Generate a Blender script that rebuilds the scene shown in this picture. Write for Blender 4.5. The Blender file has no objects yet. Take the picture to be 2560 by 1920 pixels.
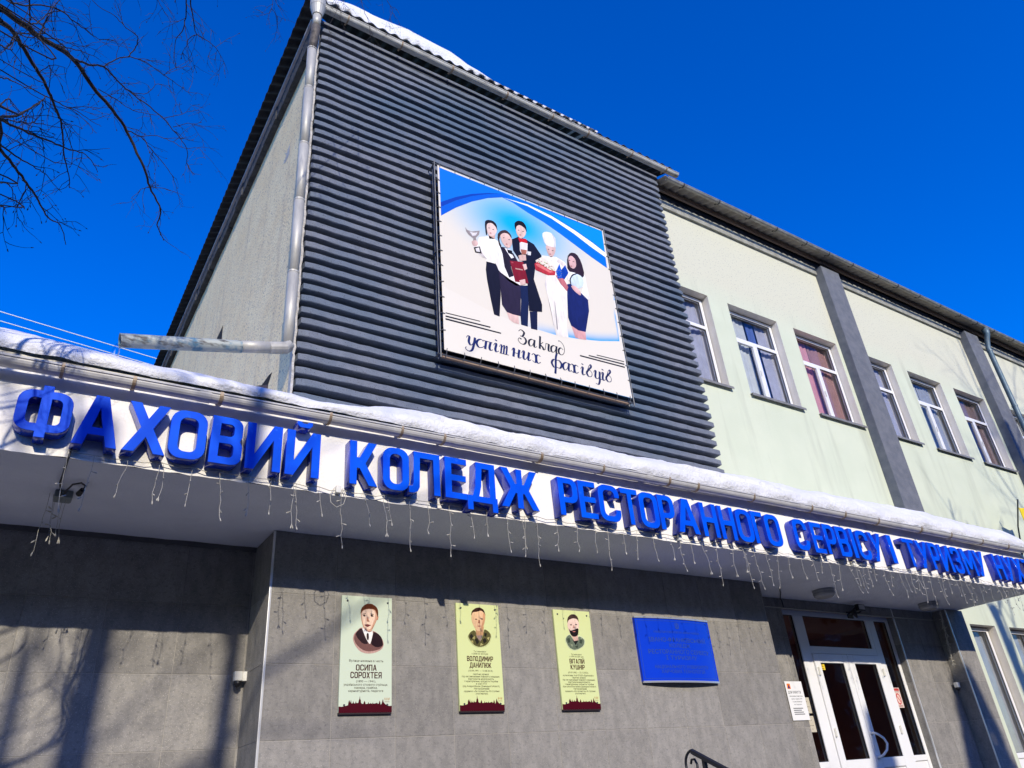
import bpy, bmesh, math, random
from mathutils import Vector, Matrix
random.seed(7)
scn = bpy.context.scene
COL = scn.collection

# ------------------------------------------------------------------ camera
cam_d = bpy.data.cameras.new('camera'); cam = bpy.data.objects.new('camera', cam_d); COL.objects.link(cam)
cam_d.sensor_fit = 'HORIZONTAL'; cam_d.sensor_width = 36.0; cam_d.lens = 36.0*1863.78/2560.0
cam_d.clip_end = 2000.0
_yaw, _pit, _rol = 0.6111, 0.5084, -0.0876
_f = Vector((math.sin(_yaw)*math.cos(_pit), math.cos(_yaw)*math.cos(_pit), math.sin(_pit)))
_r = Vector((math.cos(_yaw), -math.sin(_yaw), 0)); _u = _r.cross(_f)
_r2 = math.cos(_rol)*_r + math.sin(_rol)*_u; _u2 = -math.sin(_rol)*_r + math.cos(_rol)*_u
cam.matrix_world = Matrix(((_r2.x,_u2.x,-_f.x,0.0),(_r2.y,_u2.y,-_f.y,-6.704),(_r2.z,_u2.z,-_f.z,1.6),(0,0,0,1)))
scn.camera = cam

# ------------------------------------------------------------------ sky, sun, exposure
SUN_DIR = Vector((0.255, 1.0, -0.5117)).normalized()      # the way the light travels
wld = bpy.data.worlds.new('World'); scn.world = wld; wld.use_nodes = True
nt = wld.node_tree; nt.nodes.clear()
_sky = nt.nodes.new('ShaderNodeTexSky'); _sky.sky_type = 'NISHITA'; _sky.sun_disc = False
_sky.sun_elevation = math.asin(-SUN_DIR.z); _sky.sun_rotation = math.atan2(-SUN_DIR.x, -SUN_DIR.y)
_sky.altitude = 250; _sky.air_density = 1.0; _sky.dust_density = 0.45; _sky.ozone_density = 4.0
_hsv = nt.nodes.new('ShaderNodeHueSaturation'); _hsv.inputs['Saturation'].default_value = 1.62; _hsv.inputs['Value'].default_value = 1.0; _hsv.inputs['Hue'].default_value = 0.524
_bg = nt.nodes.new('ShaderNodeBackground'); _bg.inputs['Strength'].default_value = 0.15
_wo = nt.nodes.new('ShaderNodeOutputWorld')
nt.links.new(_sky.outputs[0], _hsv.inputs['Color']); nt.links.new(_hsv.outputs[0], _bg.inputs['Color']); nt.links.new(_bg.outputs[0], _wo.inputs['Surface'])
sun_d = bpy.data.lights.new('sun', 'SUN'); sun_d.energy = 2.3; sun_d.angle = math.radians(0.53); sun_d.color = (1.0, 0.91, 0.77)
sun = bpy.data.objects.new('sun', sun_d); COL.objects.link(sun)
sun.rotation_euler = SUN_DIR.to_track_quat('-Z', 'Y').to_euler(); sun.location = (-8, -30, 18)
scn.view_settings.view_transform = 'Standard'; scn.view_settings.look = 'None'
scn.view_settings.exposure = 0.9; scn.view_settings.gamma = 1.0; scn.view_settings.use_curve_mapping = False
scn.render.engine = 'CYCLES'
scn.cycles.max_bounces = 6; scn.cycles.diffuse_bounces = 3; scn.cycles.glossy_bounces = 3; scn.cycles.transmission_bounces = 4; scn.cycles.transparent_max_bounces = 8

# ------------------------------------------------------------------ helpers
def lin(c):
    return tuple(((v/255.0)/12.92 if v/255.0 <= 0.04045 else ((v/255.0+0.055)/1.055)**2.4) for v in c)
MATS = {}
def M(name, c1, c2=None, scale=4.0, rough=0.7, bump=0.0, bscale=60.0, bdist=0.01, metal=0.0, spec=0.4, rnd=0.0,
      stretch=(1,1,1), speck=None, streak=None, coat=0.0, lo=0.35, hi=0.65, detail=6.0, rough2=None, vor=0.0):
    m = bpy.data.materials.new(name); m.use_nodes = True; MATS[name] = m
    n = m.node_tree.nodes; l = m.node_tree.links; b = n['Principled BSDF']
    b.inputs['Roughness'].default_value = rough; b.inputs['Metallic'].default_value = metal
    b.inputs['Specular IOR Level'].default_value = spec; b.inputs['Coat Weight'].default_value = coat
    geo = n.new('ShaderNodeNewGeometry')
    def noise(sc, det=6.0, st=(1,1,1), ro=0.55):
        mp = n.new('ShaderNodeMapping'); mp.inputs['Scale'].default_value = st; l.new(geo.outputs['Position'], mp.inputs['Vector'])
        t = n.new('ShaderNodeTexNoise'); t.inputs['Scale'].default_value = sc; t.inputs['Detail'].default_value = det; t.inputs['Roughness'].default_value = ro
        l.new(mp.outputs[0], t.inputs['Vector']); return t
    def ramp(src, a, z):
        r = n.new('ShaderNodeMapRange'); r.inputs['From Min'].default_value = a; r.inputs['From Max'].default_value = z; l.new(src, r.inputs['Value']); return r.outputs[0]
    def mix(fac, ca, cb, mode='MIX'):
        x = n.new('ShaderNodeMix'); x.data_type = 'RGBA'; x.blend_type = mode
        if isinstance(fac, float): x.inputs[0].default_value = fac
        else: l.new(fac, x.inputs[0])
        for s, v in ((6, ca), (7, cb)):
            if isinstance(v, tuple): x.inputs[s].default_value = (*v[:3], 1)
            else: l.new(v, x.inputs[s])
        return x.outputs[2]
    col = tuple(c1)
    if c2 is not None:
        col = mix(ramp(noise(scale, detail, stretch).outputs['Fac'], lo, hi), tuple(c1), tuple(c2))
    if streak is not None:      # (colour, scale, stretch, lo, hi)
        col = mix(ramp(noise(streak[1], 5, streak[2]).outputs['Fac'], streak[3], streak[4]), col, tuple(streak[0]))
    if speck is not None:       # (colour, scale, lo, hi)
        col = mix(ramp(noise(speck[1], 3).outputs['Fac'], speck[2], speck[3]), col, tuple(speck[0]))
    if rnd > 0:
        oi = n.new('ShaderNodeObjectInfo')
        mr = n.new('ShaderNodeMapRange'); mr.inputs['To Min'].default_value = 1-rnd; mr.inputs['To Max'].default_value = 1+rnd; l.new(oi.outputs['Random'], mr.inputs['Value'])
        vm = n.new('ShaderNodeVectorMath'); vm.operation = 'SCALE'; l.new(mr.outputs[0], vm.inputs['Scale'])
        if isinstance(col, tuple): vm.inputs[0].default_value = col[:3]
        else: l.new(col, vm.inputs[0])
        col = vm.outputs[0]
    if isinstance(col, tuple): b.inputs['Base Color'].default_value = (*col[:3], 1)
    else: l.new(col, b.inputs['Base Color'])
    if rough2 is not None:
        r = n.new('ShaderNodeMapRange'); r.inputs['To Min'].default_value = rough; r.inputs['To Max'].default_value = rough2
        l.new(noise(scale*2.3, 5).outputs['Fac'], r.inputs['Value']); l.new(r.outputs[0], b.inputs['Roughness'])
    if bump > 0:
        t = noise(bscale, 4); h = t.outputs['Fac']
        if vor > 0:
            v = n.new('ShaderNodeTexVoronoi'); v.inputs['Scale'].default_value = vor; l.new(geo.outputs['Position'], v.inputs['Vector'])
            ad = n.new('ShaderNodeMath'); ad.operation = 'ADD'; l.new(h, ad.inputs[0]); l.new(v.outputs['Distance'], ad.inputs[1]); h = ad.outputs[0]
        bp = n.new('ShaderNodeBump'); bp.inputs['Strength'].default_value = bump; bp.inputs['Distance'].default_value = bdist
        l.new(h, bp.inputs['Height']); l.new(bp.outputs[0], b.inputs['Normal'])
    return m
def glass_mat(name, tint, refl=0.05, tr=(0.9,0.92,0.93)):
    m = bpy.data.materials.new(name); m.use_nodes = True; MATS[name] = m
    n = m.node_tree.nodes; l = m.node_tree.links; n.clear()
    out = n.new('ShaderNodeOutputMaterial'); mx = n.new('ShaderNodeMixShader'); fr = n.new('ShaderNodeFresnel'); fr.inputs['IOR'].default_value = 1.62
    t = n.new('ShaderNodeBsdfTransparent'); t.inputs['Color'].default_value = (*tr, 1)
    g = n.new('ShaderNodeBsdfGlossy'); g.inputs['Roughness'].default_value = 0.015; g.inputs['Color'].default_value = (*tint, 1)
    geo = n.new('ShaderNodeNewGeometry'); ns = n.new('ShaderNodeTexNoise'); ns.inputs['Scale'].default_value = 1.7; l.new(geo.outputs['Position'], ns.inputs['Vector'])
    bp = n.new('ShaderNodeBump'); bp.inputs['Strength'].default_value = 0.05; bp.inputs['Distance'].default_value = 0.05; l.new(ns.outputs['Fac'], bp.inputs['Height']); l.new(bp.outputs[0], g.inputs['Normal'])
    ad = n.new('ShaderNodeMath'); ad.operation = 'ADD'; ad.inputs[1].default_value = refl; l.new(fr.outputs[0], ad.inputs[0])
    ml = n.new('ShaderNodeMath'); ml.operation = 'SUBTRACT'; ml.inputs[0].default_value = 1.0; l.new(geo.outputs['Backfacing'], ml.inputs[1]); mu = n.new('ShaderNodeMath'); mu.operation = 'MULTIPLY'; l.new(ad.outputs[0], mu.inputs[0]); l.new(ml.outputs[0], mu.inputs[1])
    l.new(mu.outputs[0], mx.inputs[0]); l.new(t.outputs[0], mx.inputs[1]); l.new(g.outputs[0], mx.inputs[2]); l.new(mx.outputs[0], out.inputs['Surface'])
    return m
def ink_mat(name, rough=0.55, coat=0.0, tone=0.0):
    m = bpy.data.materials.new(name); m.use_nodes = True; MATS[name] = m
    n = m.node_tree.nodes; l = m.node_tree.links; b = n['Principled BSDF']; b.inputs['Roughness'].default_value = rough; b.inputs['Coat Weight'].default_value = coat; b.inputs['Specular IOR Level'].default_value = 0.15
    a = n.new('ShaderNodeVertexColor'); a.layer_name = 'ink'; src = a.outputs['Color']
    if tone:      # tonal mottling of a printed photograph
        g = n.new('ShaderNodeNewGeometry'); t = n.new('ShaderNodeTexNoise'); t.inputs['Scale'].default_value = tone; t.inputs['Detail'].default_value = 4; mp = n.new('ShaderNodeMapping'); mp.inputs['Scale'].default_value = (1.6,1,0.45); l.new(g.outputs['Position'], mp.inputs['Vector']); l.new(mp.outputs[0], t.inputs['Vector'])
        r = n.new('ShaderNodeMapRange'); r.inputs['From Min'].default_value = 0.3; r.inputs['From Max'].default_value = 0.7; r.inputs['To Min'].default_value = 0.84; r.inputs['To Max'].default_value = 1.12; l.new(t.outputs['Fac'], r.inputs['Value'])
        v = n.new('ShaderNodeVectorMath'); v.operation = 'SCALE'; l.new(src, v.inputs[0]); l.new(r.outputs[0], v.inputs['Scale']); src = v.outputs[0]
    l.new(src, b.inputs['Base Color'])
    return m

def link(o, parent=None):
    COL.objects.link(o)
    if parent is not None:
        o.parent = parent
        if parent.type == 'EMPTY': o.matrix_parent_inverse = Matrix.Translation(-parent.location)
    return o
def thing(name, label, cat, loc=(0,0,0), group=None):
    o = bpy.data.objects.new(name, None); o.location = loc; o.empty_display_size = 0.2; COL.objects.link(o)
    return tag(o, label, cat, group)
def tag(o, label=None, cat=None, group=None, kind=None):
    if label: o['label'] = label
    if cat: o['category'] = cat
    if group: o['group'] = group
    if kind: o['kind'] = kind
    return o
def mesh_obj(name, me, mat, parent=None, loc=None):
    o = bpy.data.objects.new(name, me)
    if mat is not None and not me.materials: me.materials.append(MATS[mat] if isinstance(mat, str) else mat)
    if loc is not None: o.location = loc
    return link(o, parent)

class MB:
    def __init__(s): s.v = []; s.f = []; s.c = []
    def add(s, v, f, c=None):
        n = len(s.v); s.v += [tuple(p) for p in v]; s.f += [tuple(i+n for i in q) for q in f]; s.c += [c]*len(f); return s
    def box(s, x0, x1, y0, y1, z0, z1):
        return s.add([(x0,y0,z0),(x1,y0,z0),(x1,y1,z0),(x0,y1,z0),(x0,y0,z1),(x1,y0,z1),(x1,y1,z1),(x0,y1,z1)],
                     [(0,3,2,1),(4,5,6,7),(0,1,5,4),(1,2,6,5),(2,3,7,6),(3,0,4,7)])
    def tube(s, pts, rad, n=8, cap=True, c=None):
        pts = [Vector(p) for p in pts]; m = len(pts)
        if not hasattr(rad, '__len__'): rad = [rad]*m
        vs = []; fs = []; u = None
        for i, p in enumerate(pts):
            d = (pts[min(i+1, m-1)]-pts[max(i-1, 0)])
            d = d.normalized() if d.length > 1e-9 else Vector((0,0,1))
            if u is None:
                u = d.cross(Vector((0.13,0.31,0.94))); u = u.normalized() if u.length > 1e-4 else d.cross(Vector((1,0,0))).normalized()
            else:
                u = u-d*u.dot(d); u = u.normalized() if u.length > 1e-6 else d.orthogonal().normalized()
            w = d.cross(u)
            for k in range(n):
                a = 2*math.pi*k/n; vs.append(p+(u*math.cos(a)+w*math.sin(a))*rad[i])
        for i in range(m-1):
            for k in range(n):
                fs.append((i*n+k, i*n+(k+1)%n, (i+1)*n+(k+1)%n, (i+1)*n+k))
        if cap: fs += [tuple(range(n-1,-1,-1)), tuple(range((m-1)*n, m*n))]
        return s.add(vs, fs, c)
    def prism(s, poly, y0, y1):        # polygon in x,z swept along y
        n = len(poly); v = [(x,y0,z) for x,z in poly]+[(x,y1,z) for x,z in poly]
        return s.add(v, [tuple(range(n)), tuple(range(2*n-1,n-1,-1))]+[((i+1)%n,i,i+n,(i+1)%n+n) for i in range(n)])
    def mesh(s, name, smooth=False, bev=0.0, fix=True):
        me = bpy.data.meshes.new(name); me.from_pydata(s.v, [], s.f)
        if fix or bev:
            bm = bmesh.new(); bm.from_mesh(me)
            if fix: bmesh.ops.recalc_face_normals(bm, faces=bm.faces)
            if bev: bmesh.ops.bevel(bm, geom=[e for e in bm.edges if e.is_manifold and e.calc_face_angle(0) > 0.5], offset=bev, segments=2, affect='EDGES', profile=0.6)
            bm.to_mesh(me); bm.free()
        if smooth: me.polygons.foreach_set('use_smooth', [True]*len(me.polygons))
        return me
    def build(s, name, mat, parent=None, smooth=False, bev=0.0, fix=True):
        return mesh_obj(name, s.mesh(name, smooth, bev, fix), mat, parent)

def arc(cx, cz, r, a0, a1, n=5):
    return [(cx+r*math.cos(math.radians(a0+(a1-a0)*i/n)), cz+r*math.sin(math.radians(a0+(a1-a0)*i/n))) for i in range(n+1)]
def rrect(x0, z0, x1, z1, r):
    return arc(x1-r,z0+r,r,-90,0)+arc(x1-r,z1-r,r,0,90)+arc(x0+r,z1-r,r,90,180)+arc(x0+r,z0+r,r,180,270)

# text: all strings are turned into meshes in one go
TXT = {}
def prebuild_text(items):
    obs = []
    for key, (body, off, shear) in items.items():
        c = bpy.data.curves.new('t', 'FONT'); c.body = body; c.size = 1.0; c.align_x = 'CENTER'; c.resolution_u = 2; c.offset = off; c.shear = shear
        o = bpy.data.objects.new('t', c); COL.objects.link(o); obs.append((key, o, c))
    dg = bpy.context.evaluated_depsgraph_get(); dg.update()
    for key, o, c in obs:
        me = bpy.data.meshes.new_from_object(o.evaluated_get(dg))
        v = [(p.co.x, p.co.y) for p in me.vertices]; f = [tuple(p.vertices) for p in me.polygons]
        TXT[key] = (v, f); bpy.data.meshes.remove(me)
    for key, o, c in obs:
        bpy.data.objects.remove(o); bpy.data.curves.remove(c)
def put_text(mb, key, cx, z, h, y, width=None, color=None, fy=None, maxw=None):
    v, f = TXT[key]; s = h/0.73
    xs = [p[0] for p in v]; w = (max(xs)-min(xs))*s; mid = (max(xs)+min(xs))/2
    k = width/w if width else 1.0
    if maxw and w > maxw: k = maxw/w
    pts = [(cx+(p[0]-mid)*s*k, y, z+p[1]*s) for p in v]
    if fy: pts = [(p[0], fy(p[0])+y, p[2]) for p in pts]
    mb.add(pts, f, color)
class Print(MB):
    """flat print: coloured polygons in stacked layers a fraction of a millimetre apart, facing -y"""
    def poly(s, pts, layer, col, x0=0, z0=0, y=0, step=0.0005, shade=0.0, soft=True):
        if shade and soft and len(pts) > 4:      # soften traced outlines
            q = []
            for a,b in zip(pts,pts[1:]+pts[:1]): q += [(0.78*a[0]+0.22*b[0],0.78*a[1]+0.22*b[1]),(0.22*a[0]+0.78*b[0],0.22*a[1]+0.78*b[1])]
            pts = q
        n = len(pts); yy = y-layer*step
        vs = [(x0+p[0], yy, z0+p[1]) for p in pts]
        area = sum(pts[i][0]*pts[(i+1)%n][1]-pts[(i+1)%n][0]*pts[i][1] for i in range(n))
        order = list(range(n)) if area > 0 else list(range(n-1,-1,-1))
        c = lin(col)
        if shade:      # printed photograph: tones roll over each figure instead of one flat fill
            xa,xb = min(p[0] for p in pts),max(p[0] for p in pts); za,zb = min(p[1] for p in pts),max(p[1] for p in pts)
            cs = []; 
            for i in order:
                u = (pts[i][0]-xa)/max(1e-6,xb-xa); w = (pts[i][1]-za)/max(1e-6,zb-za)
                k = 1+shade*((w-0.5)*0.6-(abs(u-0.60)-0.25)*1.1); cs.append(tuple(min(0.9,max(0.003,v*k)) for v in c))
            c = cs
        s.add(vs, [tuple(order)], c); return s
    def build(s, name, mat, parent=None):
        me = bpy.data.meshes.new(name); me.from_pydata(s.v, [], s.f)
        bm = bmesh.new(); bm.from_mesh(me); la = bm.loops.layers.float_color.new('ink'); bm.faces.ensure_lookup_table()
        fl = list(bm.faces)
        for fc, c in zip(fl, s.c):
            for i, lp in enumerate(fc.loops):
                cc = c[i] if isinstance(c[0], (tuple, list)) else c
                lp[la] = (*[v for v in cc[:3]], 1)
        bmesh.ops.triangulate(bm, faces=[q for q in bm.faces if len(q.verts) > 4], ngon_method='EAR_CLIP')
        bm.to_mesh(me); bm.free()
        return mesh_obj(name, me, mat, parent)
# ------------------------------------------------------------------ materials
M('snow', (0.68,0.685,0.70), (0.78,0.785,0.795), scale=3, rough=0.6, bump=0.7, bscale=26, bdist=0.03, spec=0.25)
M('ground_dark', (0.02,0.021,0.024), (0.065,0.068,0.076), scale=0.35, rough=0.7, bump=0.6, bscale=4, bdist=0.06)  # near-black wet ground, darkened to cut bounce light onto the walls
M('bounce_snow', (0.14,0.145,0.16), (0.26,0.27,0.30), scale=2, rough=0.9)  # tone sets how much light the added snow throws on the soffit
M('concrete', (0.11,0.105,0.10), (0.15,0.145,0.135), scale=3, rough=0.9, bump=0.4, bscale=40)
M('tile', (0.222,0.212,0.192), (0.295,0.279,0.250), scale=11, rough=0.75, bump=0.3, bscale=140, bdist=0.004, spec=0.14, rnd=0.12, stretch=(1,1,0.55),
  speck=((0.44,0.41,0.36),120,0.58,0.72), streak=((0.165,0.160,0.150),40,(0.7,1,1),0.52,0.76), rough2=0.6)
M('grout', (0.40,0.375,0.325), rough=0.9)
M('fascia', (0.86,0.83,0.76), (0.90,0.88,0.82), scale=2.5, rough=0.88, bump=0.35, bscale=55, bdist=0.012, spec=0.2, streak=((0.70,0.67,0.60),2.2,(3,3,0.6),0.62,0.88))
M('soffit', (0.74,0.76,0.80), (0.80,0.82,0.85), scale=2, rough=0.9, bump=0.6, bscale=42, bdist=0.015, spec=0.2, streak=((0.60,0.62,0.65),1.1,(1,1,1),0.56,0.85))
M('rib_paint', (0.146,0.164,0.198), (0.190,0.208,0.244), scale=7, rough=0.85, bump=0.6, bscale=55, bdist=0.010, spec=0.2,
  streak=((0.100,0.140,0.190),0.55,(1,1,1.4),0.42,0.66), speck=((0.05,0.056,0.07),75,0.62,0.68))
M('recess_shade', (0.018,0.021,0.03), (0.028,0.031,0.04), scale=6, rough=0.9, bump=0.6, bscale=50)  # wall behind the ribs, darkened: the shade of the gaps is in its colour
M('pilaster_paint', (0.130,0.142,0.165), (0.175,0.185,0.205), scale=6, rough=0.9, bump=1.0, bscale=48, bdist=0.012, spec=0.2, speck=((0.19,0.20,0.22),70,0.62,0.72))
M('roughcast', (0.90,0.71,0.40), (0.95,0.79,0.47), scale=2.2, rough=0.95, bump=0.5, bscale=30, bdist=0.02, spec=0.15, speck=((0.36,0.31,0.25),34,0.56,0.68), streak=((0.68,0.54,0.34),1.3,(2.5,2.5,0.35),0.55,0.8))
M('edge_plaster', (0.46,0.44,0.40), (0.58,0.56,0.52), scale=12, rough=0.95, bump=1.0, bscale=30, bdist=0.03, spec=0.1)
M('cornice', (0.28,0.28,0.25), (0.40,0.40,0.35), scale=8, rough=0.95, bump=1.0, bscale=35, bdist=0.03)
M('cornice_dark', (0.045,0.044,0.043), (0.085,0.083,0.08), scale=5, rough=0.95, bump=1.0, bscale=14, bdist=0.04)
M('reveal', (0.78,0.72,0.60), (0.84,0.78,0.67), scale=4, rough=0.9, bump=0.4, bscale=40)
M('pvc', (0.80,0.80,0.78), rough=0.35, spec=0.5)
M('pvc_door', (0.82,0.82,0.80), rough=0.32, spec=0.5)
M('sill', (0.22,0.21,0.19), (0.30,0.29,0.26), scale=9, rough=0.55, metal=0.3)
M('gutter_zinc', (0.60,0.585,0.51), (0.44,0.43,0.37), scale=9, rough=0.5, metal=0.2, stretch=(0.5,1,1), rough2=0.6, streak=((0.14,0.13,0.12),5,(1,2,2),0.58,0.8))
M('gutter_old', (0.46,0.45,0.41), (0.30,0.29,0.26), scale=7, rough=0.5, metal=0.6, rough2=0.7)
M('gutter_cream', (0.66,0.65,0.62), (0.54,0.53,0.51), scale=5, rough=0.45, metal=0.1, spec=0.4, streak=((0.36,0.34,0.31),3,(1.2,2,4),0.60,0.86))
M('bracket', (0.30,0.21,0.13), (0.42,0.34,0.24), scale=25, rough=0.6, metal=0.4)
M('pipe_zinc', (0.56,0.54,0.46), (0.40,0.39,0.34), scale=7, rough=0.5, metal=0.25, stretch=(1,1,0.35), rough2=0.55, streak=((0.25,0.26,0.26),5,(3,3,0.5),0.6,0.85))
M('pipe_old', (0.10,0.22,0.30), (0.40,0.43,0.38), scale=9, rough=0.6, metal=0.2, lo=0.36, hi=0.52, streak=((0.10,0.095,0.085),6,(1,2,3),0.52,0.66))
M('pipe_rust', (0.06,0.055,0.05), (0.16,0.14,0.12), scale=16, rough=0.7, metal=0.4)
M('roof_sheet', (0.022,0.022,0.023), (0.045,0.044,0.042), scale=6, rough=0.9, bump=0.4, bscale=40)
M('roof_under', (0.30,0.275,0.23), (0.42,0.385,0.33), scale=5, rough=0.95, bump=0.4, bscale=30)
M('board', (0.22,0.15,0.11), (0.30,0.22,0.16), scale=9, rough=0.85, stretch=(0.2,1,1))
M('board_pale', (0.55,0.53,0.49), (0.42,0.40,0.37), scale=6, rough=0.85)
M('letter_blue', (0.0,0.070,0.68), (0.0,0.100,0.76), scale=4, rough=0.42, spec=0.10, bump=0.05, bscale=12, rough2=0.5, speck=((0.02,0.15,0.85),11,0.66,0.80))
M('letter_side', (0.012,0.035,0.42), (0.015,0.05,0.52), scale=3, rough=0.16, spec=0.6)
M('trim_metal', (0.80,0.80,0.78), rough=0.3, metal=0.5)
M('black_iron', (0.012,0.013,0.018), rough=0.4, spec=0.5)
M('black_plastic', (0.015,0.015,0.017), rough=0.45)
M('white_plastic', (0.74,0.73,0.66), rough=0.45)
M('grey_box', (0.22,0.25,0.24), rough=0.5)
M('wire_white', (0.46,0.44,0.37), rough=0.5)
M('wire_dark', (0.05,0.05,0.05), rough=0.6)
M('bulb', (0.85,0.85,0.80), rough=0.2, spec=0.6)
M('power_wire', (0.55,0.60,0.66), rough=0.4, metal=0.3)
M('frame_steel', (0.07,0.075,0.085), (0.12,0.125,0.135), scale=12, rough=0.5, metal=0.6)
M('tie', (0.10,0.10,0.11), rough=0.6)
M('banner_sheet', (0.86,0.84,0.80), (0.88,0.86,0.82), scale=2, rough=0.5, spec=0.4, bump=0.06, bscale=4, bdist=0.05)
M('banner_back', (0.14,0.12,0.10), (0.18,0.16,0.13), scale=4, rough=0.7)
M('bark', (0.022,0.018,0.018), (0.045,0.036,0.032), scale=12, rough=0.9, bump=0.6, bscale=40)
M('bark_grey', (0.07,0.06,0.05), (0.12,0.105,0.09), scale=9, rough=0.95, bump=0.6, bscale=25)
M('needles', (0.03,0.055,0.03), (0.05,0.08,0.04), scale=6, rough=0.8)
M('lamp_body', (0.30,0.31,0.30), rough=0.5)
M('lamp_glass', (0.45,0.45,0.43), rough=0.25)
M('room_wall', (0.42,0.36,0.34), rough=0.9)
M('room_dark', (0.42,0.22,0.14), (0.50,0.28,0.18), scale=1.5, rough=0.9)
M('wood', (0.45,0.21,0.08), (0.55,0.28,0.12), scale=8, rough=0.5, stretch=(4,4,0.4))
M('rust_sheet', (0.09,0.05,0.035), (0.18,0.11,0.08), scale=8, rough=0.8)
M('hole', (0.012,0.011,0.010), rough=1.0)
for nm, c in (('curtain_lilac',(0.52,0.50,0.57)),('curtain_white',(0.70,0.70,0.67)),('curtain_pink',(0.80,0.36,0.38)),('curtain_rose',(0.46,0.24,0.22)),('curtain_blue',(0.10,0.16,0.42)),('curtain_grey',(0.42,0.42,0.44)),('curtain_brown',(0.30,0.19,0.17))):
    M(nm, c, tuple(v*0.85 for v in c), scale=5, rough=0.9)
M('plaque_green', (0.60,0.68,0.52), rough=0.3, spec=0.5)
M('plaque_yellow', (0.66,0.72,0.34), rough=0.3, spec=0.5)
M('plaque_edge', (0.02,0.012,0.012), rough=0.6)
M('plate_blue', (0.004,0.045,0.58), rough=0.25, spec=0.5, bump=0.03, bscale=6)
M('plate_rim', (0.62,0.64,0.66), rough=0.3, metal=0.6)
M('plate_text', (0.05,0.11,0.42), rough=0.3, metal=0.4)
M('paper', (0.80,0.80,0.78), rough=0.7)
M('paper_beige', (0.55,0.50,0.38), rough=0.7)
M('flag_yellow', (0.80,0.62,0.02), rough=0.8)
M('flag_blue', (0.02,0.14,0.40), rough=0.8)
ink_mat('ink', 0.5); ink_mat('ink_people', 0.5, 0.0, 14.0); ink_mat('ink_portrait', 0.35, 0.0, 60.0); ink_mat('ink_gloss', 0.3)
M('pipe_teal', (0.10,0.16,0.19), (0.16,0.21,0.23), scale=6, rough=0.5, metal=0.3)
glass_mat('pane', (0.70,0.72,0.76), 0.0)
glass_mat('pane_door', (0.7,0.7,0.72), -0.02, (0.80,0.76,0.70))
glass_mat('ice', (1,1,1), 0.25, (0.92,0.95,1.0))
# two-tone facade paint: speckled cream above the window heads, mint below
m = M('green_wall', (0.585,0.635,0.480), (0.625,0.67,0.51), scale=1.3, rough=0.92, bump=0.5, bscale=70, bdist=0.01, spec=0.15, streak=((0.43,0.46,0.35),1.6,(2.2,2.2,0.22),0.54,0.86))
_n = m.node_tree.nodes; _l = m.node_tree.links; _b = _n['Principled BSDF']; _old = _b.inputs['Base Color'].links[0].from_socket
_g = _n.new('ShaderNodeNewGeometry'); _sx = _n.new('ShaderNodeSeparateXYZ'); _l.new(_g.outputs['Position'], _sx.inputs[0])
_n1 = _n.new('ShaderNodeTexNoise'); _n1.inputs['Scale'].default_value = 32; _l.new(_g.outputs['Position'], _n1.inputs['Vector'])
_r1 = _n.new('ShaderNodeMapRange'); _r1.inputs['From Min'].default_value = 0.60; _r1.inputs['From Max'].default_value = 0.70; _l.new(_n1.outputs['Fac'], _r1.inputs['Value'])
_mx = _n.new('ShaderNodeMix'); _mx.data_type = 'RGBA'; _mx.inputs[6].default_value = (0.625,0.62,0.475,1); _mx.inputs[7].default_value = (0.36,0.36,0.31,1); _l.new(_r1.outputs[0], _mx.inputs[0])
_n2 = _n.new('ShaderNodeTexNoise'); _n2.inputs['Scale'].default_value = 1.2; _l.new(_g.outputs['Position'], _n2.inputs['Vector'])
_ad = _n.new('ShaderNodeMath'); _ad.operation = 'MULTIPLY_ADD'; _ad.inputs[1].default_value = 0.5; _l.new(_n2.outputs['Fac'], _ad.inputs[0]); _l.new(_sx.outputs['Z'], _ad.inputs[2])
_r2m = _n.new('ShaderNodeMapRange'); _r2m.inputs['From Min'].default_value = 9.72; _r2m.inputs['From Max'].default_value = 10.5; _l.new(_ad.outputs[0], _r2m.inputs['Value'])
_mx2 = _n.new('ShaderNodeMix'); _mx2.data_type = 'RGBA'; _l.new(_r2m.outputs[0], _mx2.inputs[0]); _l.new(_old, _mx2.inputs[6]); _l.new(_mx.outputs[2], _mx2.inputs[7]); _l.new(_mx2.outputs[2], _b.inputs['Base Color'])

# ------------------------------------------------------------------ ground and steps
g = MB(); N = 24
g.add([(-500,-500,0),(500,-500,0),(500,500,0),(-500,500,0)], [(0,1,2,3)])
tag(g.build('ground', 'ground_dark', fix=False), kind='structure')
st = MB().box(4.9,14.2,-1.75,0.0,0.02,1.05)
for i in range(6): st.box(4.9,14.2,-1.75-0.32*(i+1),-1.75-0.32*i-0.002,0.02,1.05-0.17*(i+1))
tag(st.build('entrance_steps', 'concrete', bev=0.012), kind='structure')
_v = []; _f = []; random.seed(6)  # out-of-view snow heap, added to throw sunlight up at the soffit
for i in range(61):
    for j,(y,h) in enumerate(((0.56,0.75),(-0.1,0.72),(-0.7,0.62),(-1.3,0.45),(-1.9,0.2),(-2.3,0.0))): _v.append((-9+13.85*i/60,y+random.uniform(-0.08,0.08)*(0 < j),h+random.uniform(-0.06,0.06)*(j < 5)))
for i in range(60):
    for j in range(5): _f.append((i*6+j,i*6+j+1,i*6+j+7,i*6+j+6))
tag(MB().add(_v,_f).build('bounce_snow_bank', 'bounce_snow', smooth=True), 'unseen snow heap added along the wall foot to bounce light onto the soffit', 'snow', kind='stuff')
_v = []; _f = []  # out-of-view landing snow, added as a bounce surface below the soffit
for i in range(41):
    for j in range(7): _v.append((4.95+9.2*i/40,-1.72+1.70*j/6,1.075+random.uniform(-0.012,0.015)))
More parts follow.
